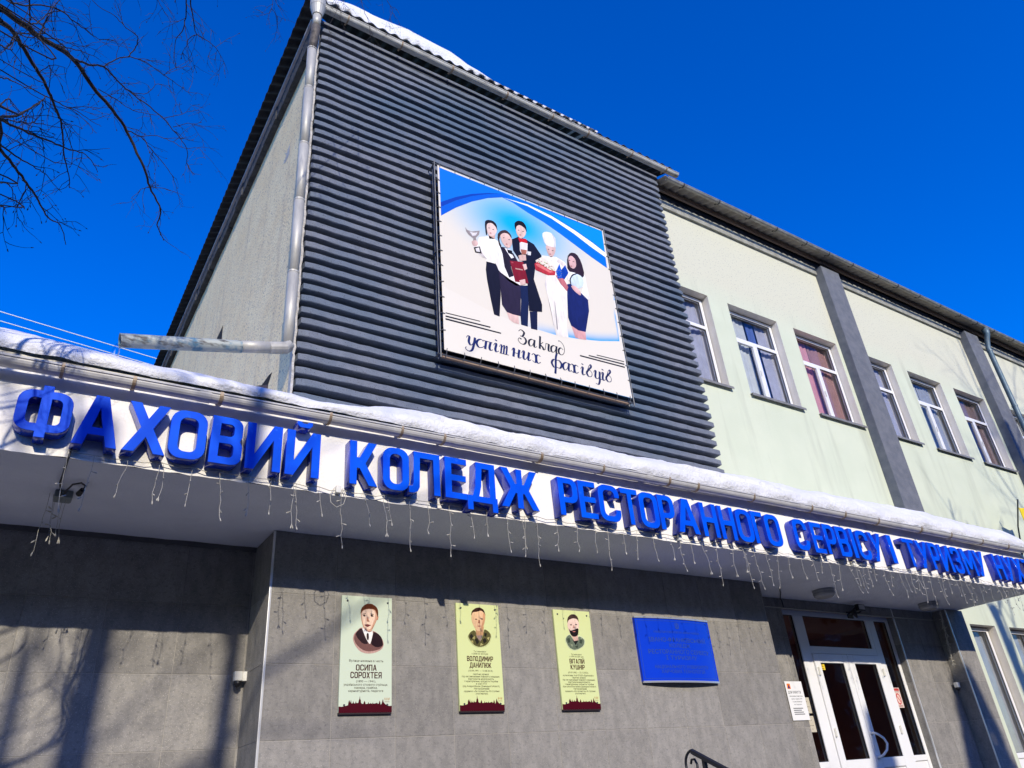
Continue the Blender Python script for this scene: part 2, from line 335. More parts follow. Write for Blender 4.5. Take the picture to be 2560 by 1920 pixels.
for i in range(40):
    for j in range(6): _f.append((i*7+j,(i+1)*7+j,(i+1)*7+j+1,i*7+j+1))
tag(MB().add(_v,_f).build('bounce_landing_snow', 'bounce_snow', smooth=True), 'unseen thin snow added on the landing to bounce light onto the soffit', 'snow', kind='stuff')

# unseen block of flats, added to cut sky and ground fill; mirrors in the door
ob = thing('sky_blocking_flats', 'unseen four-storey apartment block added behind the viewer to block low sky light', 'building', (10,-34,0))
M('flat_wall', (0.10,0.07,0.055), (0.125,0.09,0.07), scale=0.8, rough=0.9)
M('flat_pane', (0.03,0.035,0.045), rough=0.15)
MB().box(-55,75,-46,-33,0,15.0).build('wall', 'flat_wall', ob)
MB().box(-55.5,75.5,-46.5,-32.5,15.0,15.6).build('roof', 'concrete', ob)
_w = MB().box(0,1.4,-0.04,0.03,0,1.5).mesh('window'); _w.materials.append(MATS['flat_pane'])
_wf = MB().box(-0.08,0,0.0,0.07,-0.08,1.58).box(1.4,1.48,0.0,0.07,-0.08,1.58).box(0,1.4,0.0,0.07,1.5,1.58).box(0,1.4,0.0,0.07,-0.08,0).box(0.66,0.74,0.031,0.06,0,1.5).mesh('frame'); _wf.materials.append(MATS['pvc'])
for r_ in range(4):
    for c_ in range(20):
        o = mesh_obj('window', _w, None, ob, (-52+6.2*c_,-33,1.6+3.4*r_)); q = bpy.data.objects.new('frame', _wf); COL.objects.link(q); q.parent = o

# ------------------------------------------------------------------ the college building
bld = thing('college_building', 'two-storey building with dark ribbed corner block, mint facade, white windows and tiled ground floor', 'building', (2.1,0.6,0))
# -- ribbed corner block
sw = MB().box(2.1,2.4,0.692,13.0,3.9,12.12)
sw.build('side_wall', 'roughcast', bld)
ed = MB()     # ragged plaster edge where the ribs stop
zz = 4.9
random.seed(11)
prev = None
cols = []
while zz < 12.1:
    cols.append((zz, random.uniform(-0.010,0.014), random.uniform(-0.015,0.012))); zz += random.uniform(0.05,0.11)
cols.append((12.1,0,0))
vs = []; fs = []
for (z,dx,dy) in cols: vs += [(2.098+min(dx,0)*0.5,0.69,z),(2.088+dx*0.3,0.565+dy,z),(2.112+dx*0.6,0.560+dy,z),(2.118+dx*0.5,0.69,z)]
for i in range(len(cols)-1):
    for k in range(3): fs.append((i*4+k,i*4+k+1,i*4+4+k+1,i*4+4+k))
ed.add(vs,fs); ed.build('plaster_edge', 'edge_plaster', bld, fix=True)
MB().box(2.12,9.0,0.685,0.95,4.9,12.14).build('ribbed_wall', 'recess_shade', bld)
# ribs: a worn trapezoid bar, three shapes shared between 40 ribs
rib_meshes = []
for s in range(4):
    random.seed(50+s); prof = [(0.02,0.010),(-0.112,0.012),(-0.120,0.018),(-0.118,0.094),(-0.109,0.102),(0.02,0.105)]   # (dy,dz) from the base
    nx = 54; vs = []; fs = []; w1 = [random.uniform(0,6.28) for _ in range(4)]
    for i in range(nx+1):
        x = i/nx*6.90
        w = 0.005*math.sin(x*0.9+w1[0])+0.004*math.sin(x*2.3+w1[1])+random.uniform(-0.0035,0.0035)
        d = 0.004*math.sin(x*1.7+w1[2])+random.uniform(-0.004,0.003)
        e = 0.0 if 0 < i < nx else 0.02
        for k,(py_,pz_) in enumerate(prof):
            sh = (0 if k in (0,5) else d+e*0.6)
            vs.append((x+(0.018 if i == 0 and k in (1,2,3,4) else 0)-(0.02 if i == nx and k in (1,4) else 0), py_+sh, pz_-0.108+w+(random.uniform(-0.003,0.003) if k in (1,4) else 0)))
    m_ = len(prof)
    for i in range(nx):
        for k in range(m_-1): fs.append((i*m_+k,(i+1)*m_+k,(i+1)*m_+k+1,i*m_+k+1))
    fs += [tuple(range(m_)), tuple(reversed(range(nx*m_,nx*m_+m_)))]
    b_ = MB(); b_.add(vs,fs); me = b_.mesh('rib'); me.materials.append(MATS['rib_paint']); rib_meshes.append(me)
random.seed(5)
for i in range(42):
    top = 12.097-0.1669*i+random.uniform(-0.008,0.008)
    mesh_obj('rib', rib_meshes[random.randrange(4)], None, bld, (2.122+random.uniform(-0.012,0.012),0.665,top))
MB().box(2.12,9.05,0.555,0.70,12.20,12.26).build('eaves_ledge', 'rib_paint', bld, bev=0.006)
MB().box(2.14,9.0,0.60,0.66,12.10,12.20).build('top_band', 'rib_paint', bld)
# side cornice, eave board
cn = MB(); random.seed(3); y = 0.62
while y < 12.9:
    y2 = min(y+random.uniform(0.25,0.9),12.95); o_ = random.uniform(-0.012,0.012)
    cn.box(2.00+o_,2.10,y+0.006,y2-0.004,11.80+random.uniform(-0.02,0.02),12.115); y = y2
cn.build('side_cornice', 'cornice_dark', bld, bev=0.012)
MB().box(1.965,2.02,0.55,13.0,12.12,12.17).build('eave_board', 'board_pale', bld)
# torn plaster on the side wall: flat near-black patches carry the shade inside the holes
def hole(pts, nm='plaster_gap', mat='hole', dx=0.004):
    MB().add([(2.1-dx,y,z) for y,z in pts], [tuple(range(len(pts)))]).build(nm, mat, bld, fix=False)
hole([(4.994, 9.308), (5.407, 9.276), (5.421, 9.084), (5.131, 8.836), (4.982, 8.833), (4.946, 9.006)], 'plaster_gap', 'hole', 0.003)
hole([(3.215, 7.112), (2.162, 6.628), (1.863, 6.486), (1.554, 6.473), (1.413, 6.44), (1.56, 6.331), (1.559, 6.166)], 'plaster_gap', 'hole', 0.003)
hole([(2.568, 6.734), (2.158, 6.615), (1.579, 6.346), (1.561, 6.172)], 'rusty_sheet', 'rust_sheet', 0.006)
hole([(1.62, 10.605), (1.751, 10.512), (1.892, 10.664), (1.769, 10.487), (1.892, 10.416), (1.758, 10.334), (1.58, 10.353)], 'plaster_scar', 'edge_plaster', 0.003)
# -- roofs: corrugated sheets
def corrugated(name, n0, n1, along, e0, run_fn, slope, z0, mat, parent, wl=0.20, amp=0.026, sub=8, thick=0.007):
    """waves along axis 'along' from n0 to n1, eave at e0 of the other axis, climbing by slope"""
    b_ = MB(); vs = []; fs = []; n = int((n1-n0)/wl*sub)
    for i in range(n+1):
        a = n0+(n1-n0)*i/n; h = amp*math.sin(2*math.pi*(a-n0)/wl); L = run_fn(a)
        for t in (0.0, L):
            for th in (0.0, thick):
                p = (a, e0+t, z0+h+slope*t+th) if along == 'x' else (e0+t, a, z0+h+slope*t+th)
                vs.append(p)
    for i in range(n):
        q = i*4; r = q+4
        fs += [(q,r,r+2,q+2),(q+1,q+3,r+3,r+1),(q,q+1,r+1,r)]
    b_.add(vs,fs); return b_.build(name, mat, parent, smooth=False)
corrugated('roof_sheet', 1.82, 9.35, 'x', 0.36, lambda a: max(0.02,min(4.2,a-1.82)), 0.45, 12.415, 'roof_sheet', bld)
corrugated('roof_sheet', 0.36, 13.2, 'y', 1.82, lambda a: max(0.02,min(4.2,a-0.36)), 0.45, 12.36, 'roof_sheet', bld)
corrugated('roof_sheet', 9.0, 31.0, 'x', 0.33, lambda a: 5.0, 0.33, 12.04, 'roof_under', bld, amp=0.034)
MB().box(9.05,31,0.62,0.66,11.98,12.08).build('eave_board', 'board', bld)
# -- gutters
def gutter(name, pts, r, mat, parent, bmat, spacing, bpos=None, lip=True):
    """open half-round gutter along a polyline in x with brackets"""
    b_ = MB(); vs = []; fs = []; n = 10
    for (x,y,z) in pts:
        for k in range(n+1):
            a = math.pi+math.pi*k/n; vs.append((x, y+r*math.cos(a), z+r*math.sin(a)))
        for k in range(n,-1,-1):
            a = math.pi+math.pi*k/n; vs.append((x, y+(r-0.006)*math.cos(a), z+(r-0.006)*math.sin(a)+0.001))
    m_ = 2*(n+1)
    for i in range(len(pts)-1):
        for k in range(m_): fs.append((i*m_+k,i*m_+(k+1)%m_,(i+1)*m_+(k+1)%m_,(i+1)*m_+k))
    b_.add(vs,fs)
    if lip: b_.tube([(x,y-r,z+0.002) for x,y,z in pts], 0.010, 6)
    go = b_.build(name, mat, parent, smooth=False)
    def at(x):
        for (a,b) in zip(pts,pts[1:]):
            if a[0] <= x <= b[0]:
                t = (x-a[0])/(b[0]-a[0]); return Vector(a).lerp(Vector(b),t)
        return Vector(pts[-1])
    xs = bpos or []
    if not xs:
        x = pts[0][0]+spacing*0.5
        while x < pts[-1][0]: xs.append(x+random.uniform(-0.08,0.08)); x += spacing
    for x in xs:
        p = at(x); w = random.uniform(0.010,0.016); k_ = MB(); vs = []; fs = []
        for xx in (p.x-w,p.x+w):
            for k in range(n+3):
                a = math.pi*0.93+math.pi*1.0*k/(n+2)
                for rr in (r+0.003,r+0.010): vs.append((xx,p.y+rr*math.cos(a),p.z+rr*math.sin(a)))
        q = 2*(n+3)
        for k in range(n+2):
            a = 2*k
            fs += [(a+1,a+3,q+a+3,q+a+1),(a,q+a,q+a+2,a+2),(a,a+2,a+3,a+1),(q+a,q+a+1,q+a+3,q+a+2)]
        k_.add(vs,fs); k_.box(p.x-w,p.x+w,p.y+r,p.y+r+0.05,p.z-0.01,p.z+0.004)
        k_.build('bracket', bmat, go)
    for x in [q[0] for q in pts[1:-1]]:      # overlap collars
        p = at(x); c_ = MB(); vs = []; fs = []
        for xx in (p.x-0.045,p.x+0.045):
            for k in range(n+1):
                a = math.pi+math.pi*k/n; vs.append((xx,p.y+(r+0.005)*math.cos(a),p.z+(r+0.005)*math.sin(a)))
        for k in range(n): fs.append((k,k+1,n+1+k+1,n+1+k))
        c_.add(vs,fs); c_.build('joint', mat, go, fix=False)
    return go
gutter('gutter', [(1.98,0.36,12.275),(3.6,0.36,12.262),(5.4,0.36,12.268),(7.2,0.36,12.272),(9.42,0.36,12.285)], 0.062, 'gutter_zinc', bld, 'bracket', 0.95)
gutter('gutter', [(9.02,0.31,11.985),(11.6,0.31,11.99),(14.2,0.31,11.98),(17,0.31,11.99),(20,0.31,11.985),(24,0.31,11.985),(30,0.31,11.985)], 0.048, 'gutter_old', bld, 'wire_dark', 0.92)
# -- downpipe of the corner block with its sideways spout
dp = MB().tube([(2.0,0.36,12.20),(2.0,0.36,12.02)], [0.115,0.075], 16)
dp.tube([(2.0,0.36,12.34),(2.0,0.36,12.20)], [0.118,0.118], 16)
dpo = dp.build('downpipe', 'pipe_zinc', bld, smooth=False)
MB().tube([(2.0,0.36,12.02),(2.0,0.37,11.80)], 0.062, 14).build('pipe_piece', 'pipe_zinc', dpo, smooth=True)
MB().tube([(2.0,0.375,11.80),(2.0,0.41,11.66),(2.0,0.47,11.50),(2.0,0.49,11.38)], 0.066, 12).build('elbow', 'pipe_rust', dpo, smooth=True)
zs_ = [11.40,10.55,9.45,8.45,7.30,6.28]
for i in range(5):
    a,b = zs_[i],zs_[i+1]-0.06
    MB().tube([(2.0,0.49,a),(2.0,0.49,b)], [0.066,0.060], 14).build('pipe_piece', 'pipe_zinc', dpo, smooth=True)
    MB().tube([(2.0,0.49,a+0.012),(2.0,0.49,a-0.012)], 0.070, 14).build('collar', 'pipe_zinc', dpo, smooth=False)
MB().tube([(2.02,0.49,6.30),(1.98,0.49,6.235),(1.80,0.485,6.185)], [0.064,0.072,0.070], 14).build('elbow', 'pipe_zinc', dpo, smooth=False)
MB().tube([(1.84,0.485,6.198),(1.45,0.475,6.10)], 0.067, 16).build('spout', 'pipe_zinc', dpo, smooth=True)
sp = MB(); sp.tube([(1.50,0.476,6.112),(1.1,0.465,6.02),(0.7,0.455,5.93),(0.345,0.445,5.852)], [0.069,0.071,0.072,0.073], 16, cap=False)
sp.tube([(1.50,0.476,6.112),(1.1,0.465,6.02),(0.7,0.455,5.93),(0.345,0.445,5.852)], [0.066,0.068,0.069,0.070], 16, cap=False)
sp.build('spout', 'pipe_old', dpo, smooth=True, fix=False)
# -- facade with window openings
def wall_open(name, x0, x1, z0, z1, y, ops, mat, parent, depth=0.22):
    xs = sorted({x0,x1,*[o[0] for o in ops],*[o[1] for o in ops]}); zs = sorted({z0,z1,*[o[2] for o in ops],*[o[3] for o in ops]})
    b_ = MB(); idx = {}; vs = []
    for j,z in enumerate(zs):
        for i,x in enumerate(xs): idx[i,j] = len(vs); vs.append((x,y,z))
    fs = []
    for j in range(len(zs)-1):
        for i in range(len(xs)-1):
            cx,cz = (xs[i]+xs[i+1])/2,(zs[j]+zs[j+1])/2
            if not any(o[0]<cx<o[1] and o[2]<cz<o[3] for o in ops): fs.append((idx[i,j],idx[i+1,j],idx[i+1,j+1],idx[i,j+1]))
    b_.add(vs,fs); return b_.build(name, mat, parent, fix=False)
UP = [(8.52,9.95),(10.50,11.95),(12.47,13.90),(14.53,15.965),(16.60,18.02),(18.60,20.08),(20.96,22.36),(22.95,24.35),(24.9,26.2)]
ZS, ZH = 7.70, 9.74
wall_open('facade_wall', 9.0, 30.0, 4.20, 11.66, 0.75, [(max(a,9.001),b,ZS,ZH) for a,b in UP], 'green_wall', bld)
LOW = [(15.23,16.15),(16.70,17.65),(18.6,19.6),(21.2,22.2)]
wall_open('facade_wall', 14.2, 30.0, 0.0, 4.20, 0.75, [(a,b,0.95,3.85) for a,b in LOW], 'green_wall', bld)
for px_ in (14.02,20.20,26.40):
    MB().box(px_,px_+0.67,0.55,0.752,0.0 if px_ > 15 else 4.3,11.80).build('pilaster', 'pilaster_paint', bld, bev=0.014)
random.seed(9)
for a,b in ((9.03,14.02),(14.69,20.2),(20.87,26.4),(27.07,30)):
    x = a; cs = MB()
    while x < b-0.01:
        x2 = min(x+random.uniform(0.5,1.1),b); cs.box(x,x2,0.700+random.uniform(-0.003,0.003),0.76,11.63,11.84+random.uniform(-0.012,0.02)); x = x2
    cs.build('cornice', 'cornice', bld)
MB().box(9.03,30,0.705,0.80,11.80,12.4).build('attic_wall', 'recess_shade', bld)
def window(x0, x1, z0, z1, yw, parent, cur, low=False):
    yf = yw+0.15; t = 0.065
    fr = MB()
    fr.box(x0+0.02,x0+0.02+t,yf,yf+0.06,z0+0.03,z1-0.02).box(x1-0.02-t,x1-0.02,yf,yf+0.06,z0+0.03,z1-0.02)
    fr.box(x0+0.02+t,x1-0.02-t,yf,yf+0.06,z1-0.02-t,z1-0.02).box(x0+0.02+t,x1-0.02-t,yf,yf+0.06,z0+0.03,z0+0.03+t)
    if low:
        zb = z0+0.62; fr.box(x0+0.02+t,x1-0.02-t,yf-0.002,yf+0.058,zb,zb+0.09)
        fo = fr.build('window', 'pvc', parent, bev=0.006)
        panes = [(x0+0.02+t,x1-0.02-t,zb+0.09,z1-0.02-t)]
        MB().box(x0+0.03+t,x1-0.03-t,yf+0.02,yf+0.04,z0+0.04+t,zb-0.005).build('lower_panel', 'pvc', fo)
    else:
        zt = z0+1.32; xm = (x0+x1)/2
        fr.box(x0+0.02+t,x1-0.02-t,yf-0.003,yf+0.057,zt,zt+0.075).box(xm-0.05,xm+0.05,yf-0.002,yf+0.058,z0+0.03+t,zt)
        fr.box(xm-0.004,xm+0.004,yf-0.006,yf-0.002,z0+0.1,zt-0.01)
        fo = fr.build('window', 'pvc', parent, bev=0.006)
        panes = [(x0+0.02+t,x1-0.02-t,zt+0.075,z1-0.02-t),(x0+0.02+t,xm-0.05,z0+0.03+t,zt),(xm+0.05,x1-0.02-t,z0+0.03+t,zt)]
        # opening sash on the left: inner frame
        a,b,c,d = panes[1]; s = 0.035
        MB().box(a,a+s,yf-0.01,yf+0.04,c,d).box(b-s,b,yf-0.01,yf+0.04,c,d).box(a+s,b-s,yf-0.01,yf+0.04,d-s,d).box(a+s,b-s,yf-0.01,yf+0.04,c,c+s).build('sash', 'pvc', fo, bev=0.004)
        MB().box(b-0.022,b-0.010,yf-0.035,yf-0.01,z0+0.62,z0+0.74).build('handle', 'white_plastic', fo)
    for k,(a,b,c,d) in enumerate(panes):
        MB().box(a-0.005,b+0.005,yf+0.025,yf+0.032,c-0.005,d+0.005).build('pane', 'pane', fo)
        MB().box(a-0.002,a+0.008,yf+0.012,yf+0.024,c,d).box(b-0.008,b+0.002,yf+0.012,yf+0.024,c,d).box(a+0.008,b-0.008,yf+0.012,yf+0.024,d-0.008,d).box(a+0.008,b-0.008,yf+0.012,yf+0.024,c,c+0.008).build('seal', 'black_plastic', fo)
    # reveal (jambs, head), sill sheet
    rv = MB().add([(x0,yw,z0),(x0,yw+0.24,z0),(x0,yw+0.24,z1),(x0,yw,z1)],[(0,1,2,3)]).add([(x1,yw,z0),(x1,yw,z1),(x1,yw+0.24,z1),(x1,yw+0.24,z0)],[(0,1,2,3)]).add([(x0,yw,z1),(x0,yw+0.24,z1),(x1,yw+0.24,z1),(x1,yw,z1)],[(0,1,2,3)]).add([(x0,yw,z0),(x1,yw,z0),(x1,yw+0.24,z0),(x0,yw+0.24,z0)],[(0,1,2,3)])
    rv.build('reveal', 'reveal', fo, fix=False)
    MB().prism([(x0-0.03,z0+0.0),(x1+0.03,z0+0.0),(x1+0.03,z0+0.012),(x0-0.03,z0+0.012)], yw-0.06, yw+0.15).box(x0-0.03,x1+0.03,yw-0.062,yw-0.056,z0-0.035,z0+0.012).build('sill', 'sill', fo)
    MB().box(x0+0.005,x1-0.005,yf+0.004,yf+0.05,z1-0.02,z1-0.002).build('foam_seam', 'rust_sheet', fo)
    # curtains: folded cloth a hand behind the panes
    for (u0,u1,cm) in cur:
        c_ = MB(); vs = []; fs = []; n = max(6,int((u1-u0)*(x1-x0)/0.035)); xa = x0+u0*(x1-x0); xb = x0+u1*(x1-x0)
        for i in range(n+1):
            x = xa+(xb-xa)*i/n; yy = yf+0.13+0.009*math.sin(i*1.9)+0.012*math.sin(i*0.45)
            vs += [(x,yy,z0+0.02),(x,yy,z1-0.04)]
        for i in range(n): fs.append((2*i,2*i+2,2*i+3,2*i+1))
        c_.add(vs,fs).build('curtain', cm, fo, fix=False)
    return fo
CUR = [[(0,0.52,'curtain_white'),(0.66,1,'curtain_lilac')],[(0,0.49,'curtain_white'),(0.52,0.68,'curtain_blue'),(0.72,1,'curtain_lilac')],[(0,0.5,'curtain_pink'),(0.5,1,'curtain_rose')],
       [(0,0.5,'curtain_blue'),(0.52,1,'curtain_lilac')],[(0,0.48,'curtain_white'),(0.5,1,'curtain_grey')],[(0.0,0.3,'curtain_rose'),(0.3,1,'curtain_brown')],[(0,1,'curtain_white')],[(0,0.6,'curtain_lilac')],[(0,0.5,'curtain_white')]]
for (a,b),c in zip(UP,CUR): window(max(a,8.53),b,ZS,ZH,0.75,bld,c)
for (a,b) in LOW: window(a,b,0.95,3.85,0.75,bld,[(0,1,'curtain_grey')],low=True)
# rooms behind the panes
MB().add([(8.4,0.97,7.0),(30,0.97,7.0),(30,5.5,7.0),(8.4,5.5,7.0),(8.4,0.97,10.4),(30,0.97,10.4),(30,5.5,10.4),(8.4,5.5,10.4)],[(0,1,2,3),(4,7,6,5),(3,2,6,7),(0,3,7,4),(1,5,6,2)]).build('upstairs_room', 'room_wall', bld, fix=False)
MB().add([(14.3,0.97,0.4),(30,0.97,0.4),(30,4.5,0.4),(14.3,4.5,0.4),(14.3,0.97,4.1),(30,0.97,4.1),(30,4.5,4.1),(14.3,4.5,4.1)],[(0,1,2,3),(4,7,6,5),(3,2,6,7),(0,3,7,4),(1,5,6,2)]).build('downstairs_room', 'room_wall', bld, fix=False)
MB().add([(8.7,0.80,1.06),(13.4,0.80,1.06),(13.4,5.5,1.06),(8.7,5.5,1.06),(8.7,0.80,3.92),(13.4,0.80,3.92),(13.4,5.5,3.92),(8.7,5.5,3.92)],[(0,1,2,3),(4,7,6,5),(3,2,6,7),(0,3,7,4),(1,5,6,2)]).build('foyer', 'room_dark', bld, fix=False)
# downpipe on the second pilaster
d2 = MB().tube([(20.98,0.34,11.94),(20.98,0.34,11.78),(20.98,0.40,11.62),(20.98,0.46,11.40),(20.98,0.46,9.0),(20.98,0.46,4.4)], [0.10,0.075,0.066,0.066,0.066,0.066], 12).build('downpipe', 'pipe_teal', bld, smooth=True)
for z in (11.3,9.6,7.9,6.2): MB().tube([(20.98,0.46,z+0.02),(20.98,0.46,z-0.02)], 0.075, 12).build('collar', 'pipe_teal', d2)
# -- tiled ground floor
ZJ, TS = 2.775, 0.600
tile_cache = {}
def tile_mesh(w, h):
    k = (round(w,3),round(h,3))
    if k not in tile_cache:
        g_ = 0.0022; c_ = 0.0016; t = 0.011; x0,x1,z0,z1 = g_,w-g_,g_,h-g_
        b_ = MB(); b_.add([(x0,0,z0),(x1,0,z0),(x1,0,z1),(x0,0,z1),(x0,-t+c_,z0),(x1,-t+c_,z0),(x1,-t+c_,z1),(x0,-t+c_,z1),(x0+c_,-t,z0+c_),(x1-c_,-t,z0+c_),(x1-c_,-t,z1-c_),(x0+c_,-t,z1-c_)],
            [(0,1,5,4),(1,2,6,5),(2,3,7,6),(3,0,4,7),(4,5,9,8),(5,6,10,9),(6,7,11,10),(7,4,8,11),(8,9,10,11)])
        me = b_.mesh('tile', fix=False); me.materials.append(MATS['tile']); tile_cache[k] = me
    return tile_cache[k]
def tiled(a0, a1, z0, z1, pos, jx, axis, parent, name='tiled_wall', back=0.05):
    """tile-clad wall face; axis 'x': runs along x facing -y at y=pos, axis 'y': runs along y facing -x at x=pos"""
    if axis == 'x': w = MB().box(a0,a1,pos+0.003,pos+0.011+back,z0,z1)
    else: w = MB().box(pos+0.003,pos+0.011+back,a0,a1,z0,z1)
    wo = w.build(name, 'grout', parent)
    def cuts(lo,hi,j,step):
        c = [lo]; k = math.ceil((lo-j)/step+1e-6)
        while j+k*step < hi-0.02:
            if j+k*step > lo+0.02: c.append(j+k*step)
            k += 1
        return c+[hi]
    ax = cuts(a0,a1,jx,TS); az = cuts(z0,z1,ZJ,TS)
    for i in range(len(ax)-1):
        for j in range(len(az)-1):
            wd,hd = ax[i+1]-ax[i],az[j+1]-az[j]
            o = bpy.data.objects.new('tile', tile_mesh(wd,hd))
            if axis == 'x': o.location = (ax[i],pos+0.011-random.uniform(0,0.0012),az[j])
            else: o.location = (pos+0.011,ax[i+1],az[j]); o.rotation_euler = (0,0,-math.pi/2)
            link(o, wo)
    return wo
random.seed(21)
ZSOF = 3.944
tiled(1.905,8.52,0.03,ZSOF-0.002,0.0,2.4986,'x',bld)
tiled(0.015,0.60,0.03,ZSOF-0.003,1.885,0.0,'y',bld)
tiled(-4.2,1.893,0.03,ZSOF-0.002,0.578,0.072,'x',bld)
tiled(8.50,9.62,0.03,ZSOF-0.002,0.580,8.90,'x',bld)
tiled(9.62,12.47,3.80,ZSOF-0.002,0.580,8.90,'x',bld)
tiled(12.495,13.70,0.03,ZSOF-0.002,0.580,12.495,'x',bld)
tiled(0.60,0.705,0.03,3.80,12.478,0.0,'y',bld)
tiled(0.345,0.58,0.03,ZSOF-0.003,13.705,0.30,'y',bld)
tiled(13.73,14.26,0.03,ZSOF-0.002,0.330,13.73,'x',bld)
MB().box(8.40,8.515,0.07,0.62,0.03,ZSOF-0.004).build('wall_return', 'tile', bld)
MB().box(14.20,14.25,0.39,0.755,0.03,ZSOF-0.004).build('wall_return', 'tile', bld)
for (x,y) in ((1.884,-0.001),(12.478,0.579),(13.714,0.329)):
    MB().prism([(x,0.03),(x+0.020,0.03),(x+0.020,ZSOF-0.004),(x,ZSOF-0.004)], y, y+0.018).build('corner_trim', 'trim_metal', bld, bev=0.003)
# -- entrance door: white plastic frame, two glazed leaves, sidelights, transom light
YD = 0.70
def dx(x): return x*(7.404/7.454)
def dz(z): return 1.6+(z-1.6)*(7.404/7.454)
X0,X1 = 9.70,12.475
fr = MB()
def fb(x0,x1,z0,z1,y0=0.0,y1=0.07): fr.box(x0,x1,YD+y0,YD+y1,z0,z1)
xa,xb,xc,xd = dx(10.065),dx(10.273),dx(11.895),dx(12.102)      # posts
zt,zg,zl = dz(3.755),dz(3.305),dz(3.199)
ZB = 1.06
fb(X0,X1,zt,dz(3.83)); fb(X0,X0+0.06,ZB,zt); fb(X1-0.075,X1,ZB,zt)
fb(xa,dx(10.285),ZB,zt,-0.002); fb(xc+0.085,xd+0.04,ZB,zt,-0.002)
fb(dx(10.285),xc+0.085,zl,zg,-0.002); fb(dx(10.285),xb+0.03,zg,zt); fb(xc-0.0,xc+0.085,zg,zt)
fb(X0+0.06,xa,ZB,ZB+0.08); fb(X0+0.06,xa,1.66,1.74); fb(xd+0.04,X1-0.075,1.66,1.74); fb(xd+0.04,X1-0.075,ZB,ZB+0.08)
do = fr.build('entrance_door', 'pvc_door', bld, bev=0.006)
def leaf(x0,x1,glass):
    a,b,c,d = glass; l_ = MB(); y0,y1 = YD-0.022,YD+0.05
    l_.box(x0,a,y0,y1,ZB+0.015,zl-0.006).box(b,x1,y0,y1,ZB+0.015,zl-0.006).box(a,b,y0,y1,d,zl-0.006).box(a,b,y0,y1,c-0.13,c).box(a,b,y0,y1,ZB+0.015,ZB+0.12)
    lo_ = l_.build('door_leaf', 'pvc_door', do, bev=0.006)
    MB().box(a-0.004,b+0.004,YD+0.008,YD+0.016,c-0.004,d+0.004).build('pane', 'pane_door', do)
    MB().box(a-0.002,b+0.002,YD+0.0,YD+0.02,ZB+0.121,c-0.131).build('lower_panel', 'pvc_door', do)
    MB().box(a,a+0.009,y0+0.012,YD+0.006,c,d).box(b-0.009,b,y0+0.012,YD+0.006,c,d).box(a+0.009,b-0.009,y0+0.012,YD+0.006,d-0.009,d).box(a+0.009,b-0.009,y0+0.012,YD+0.006,c,c+0.009).build('seal', 'black_plastic', do)
xm = (dx(10.997)+dx(11.256))/2
leaf(dx(10.285)+0.004,xm-0.004,(dx(10.423),dx(10.997),1.74,dz(3.062)))
leaf(xm+0.004,xc+0.081,(dx(11.270),dx(11.836),1.74,dz(3.062)))
for (a,b,c,d) in ((X0+0.06,xa,1.74,zt),(xb+0.03,xc,zg,zt),(xd+0.04,X1-0.075,1.74,zt)):
    MB().box(a-0.004,b+0.004,YD+0.03,YD+0.038,c-0.004,d+0.004).build('pane', 'pane_door', do)
    MB().box(a,a+0.009,YD+0.012,YD+0.028,c,d).box(b-0.009,b,YD+0.012,YD+0.028,c,d).box(a+0.009,b-0.009,YD+0.012,YD+0.028,d-0.009,d).box(a+0.009,b-0.009,YD+0.012,YD+0.028,c,c+0.009).build('seal', 'black_plastic', do)
for (a,b) in ((X0+0.06,xa),(xd+0.04,X1-0.075)): MB().box(a,b,YD+0.02,YD+0.04,ZB+0.08,1.66).build('lower_panel', 'pvc_door', do)
for (x,z) in ((dx(10.33),2.93),(dx(10.33),2.10),(xc+0.06,2.93),(xc+0.06,2.10)):
    MB().box(x-0.016,x+0.016,YD-0.042,YD-0.022,z-0.055,z+0.055).tube([(x,YD-0.045,z-0.06),(x,YD-0.045,z+0.06)],0.009,8).build('hinge', 'white_plastic', do, bev=0.003)
xh = xm+0.055
hd = MB().tube([(xh,YD-0.02,2.07),(xh,YD-0.07,2.07),(xh+0.03,YD-0.11,2.045),(xh+0.11,YD-0.13,1.99),(xh+0.15,YD-0.135,1.915),(xh+0.11,YD-0.13,1.835),(xh+0.03,YD-0.11,1.775),(xh,YD-0.07,1.752),(xh,YD-0.02,1.752)],0.017,10)
hd.tube([(xh,YD-0.022,2.07),(xh,YD-0.03,2.07)],0.03,12).tube([(xh,YD-0.022,1.752),(xh,YD-0.03,1.752)],0.03,12)
hd.build('handle', 'pvc_door', do, smooth=True)
MB().box(xh-0.012,xh+0.012,YD-0.03,YD-0.022,1.84,1.92).build('lock_plate', 'trim_metal', do, bev=0.003)
MB().box(dx(10.437),dx(10.437)+0.045,YD+0.10,YD+0.16,1.2,2.28).build('wood_strip', 'wood', bld, bev=0.004)
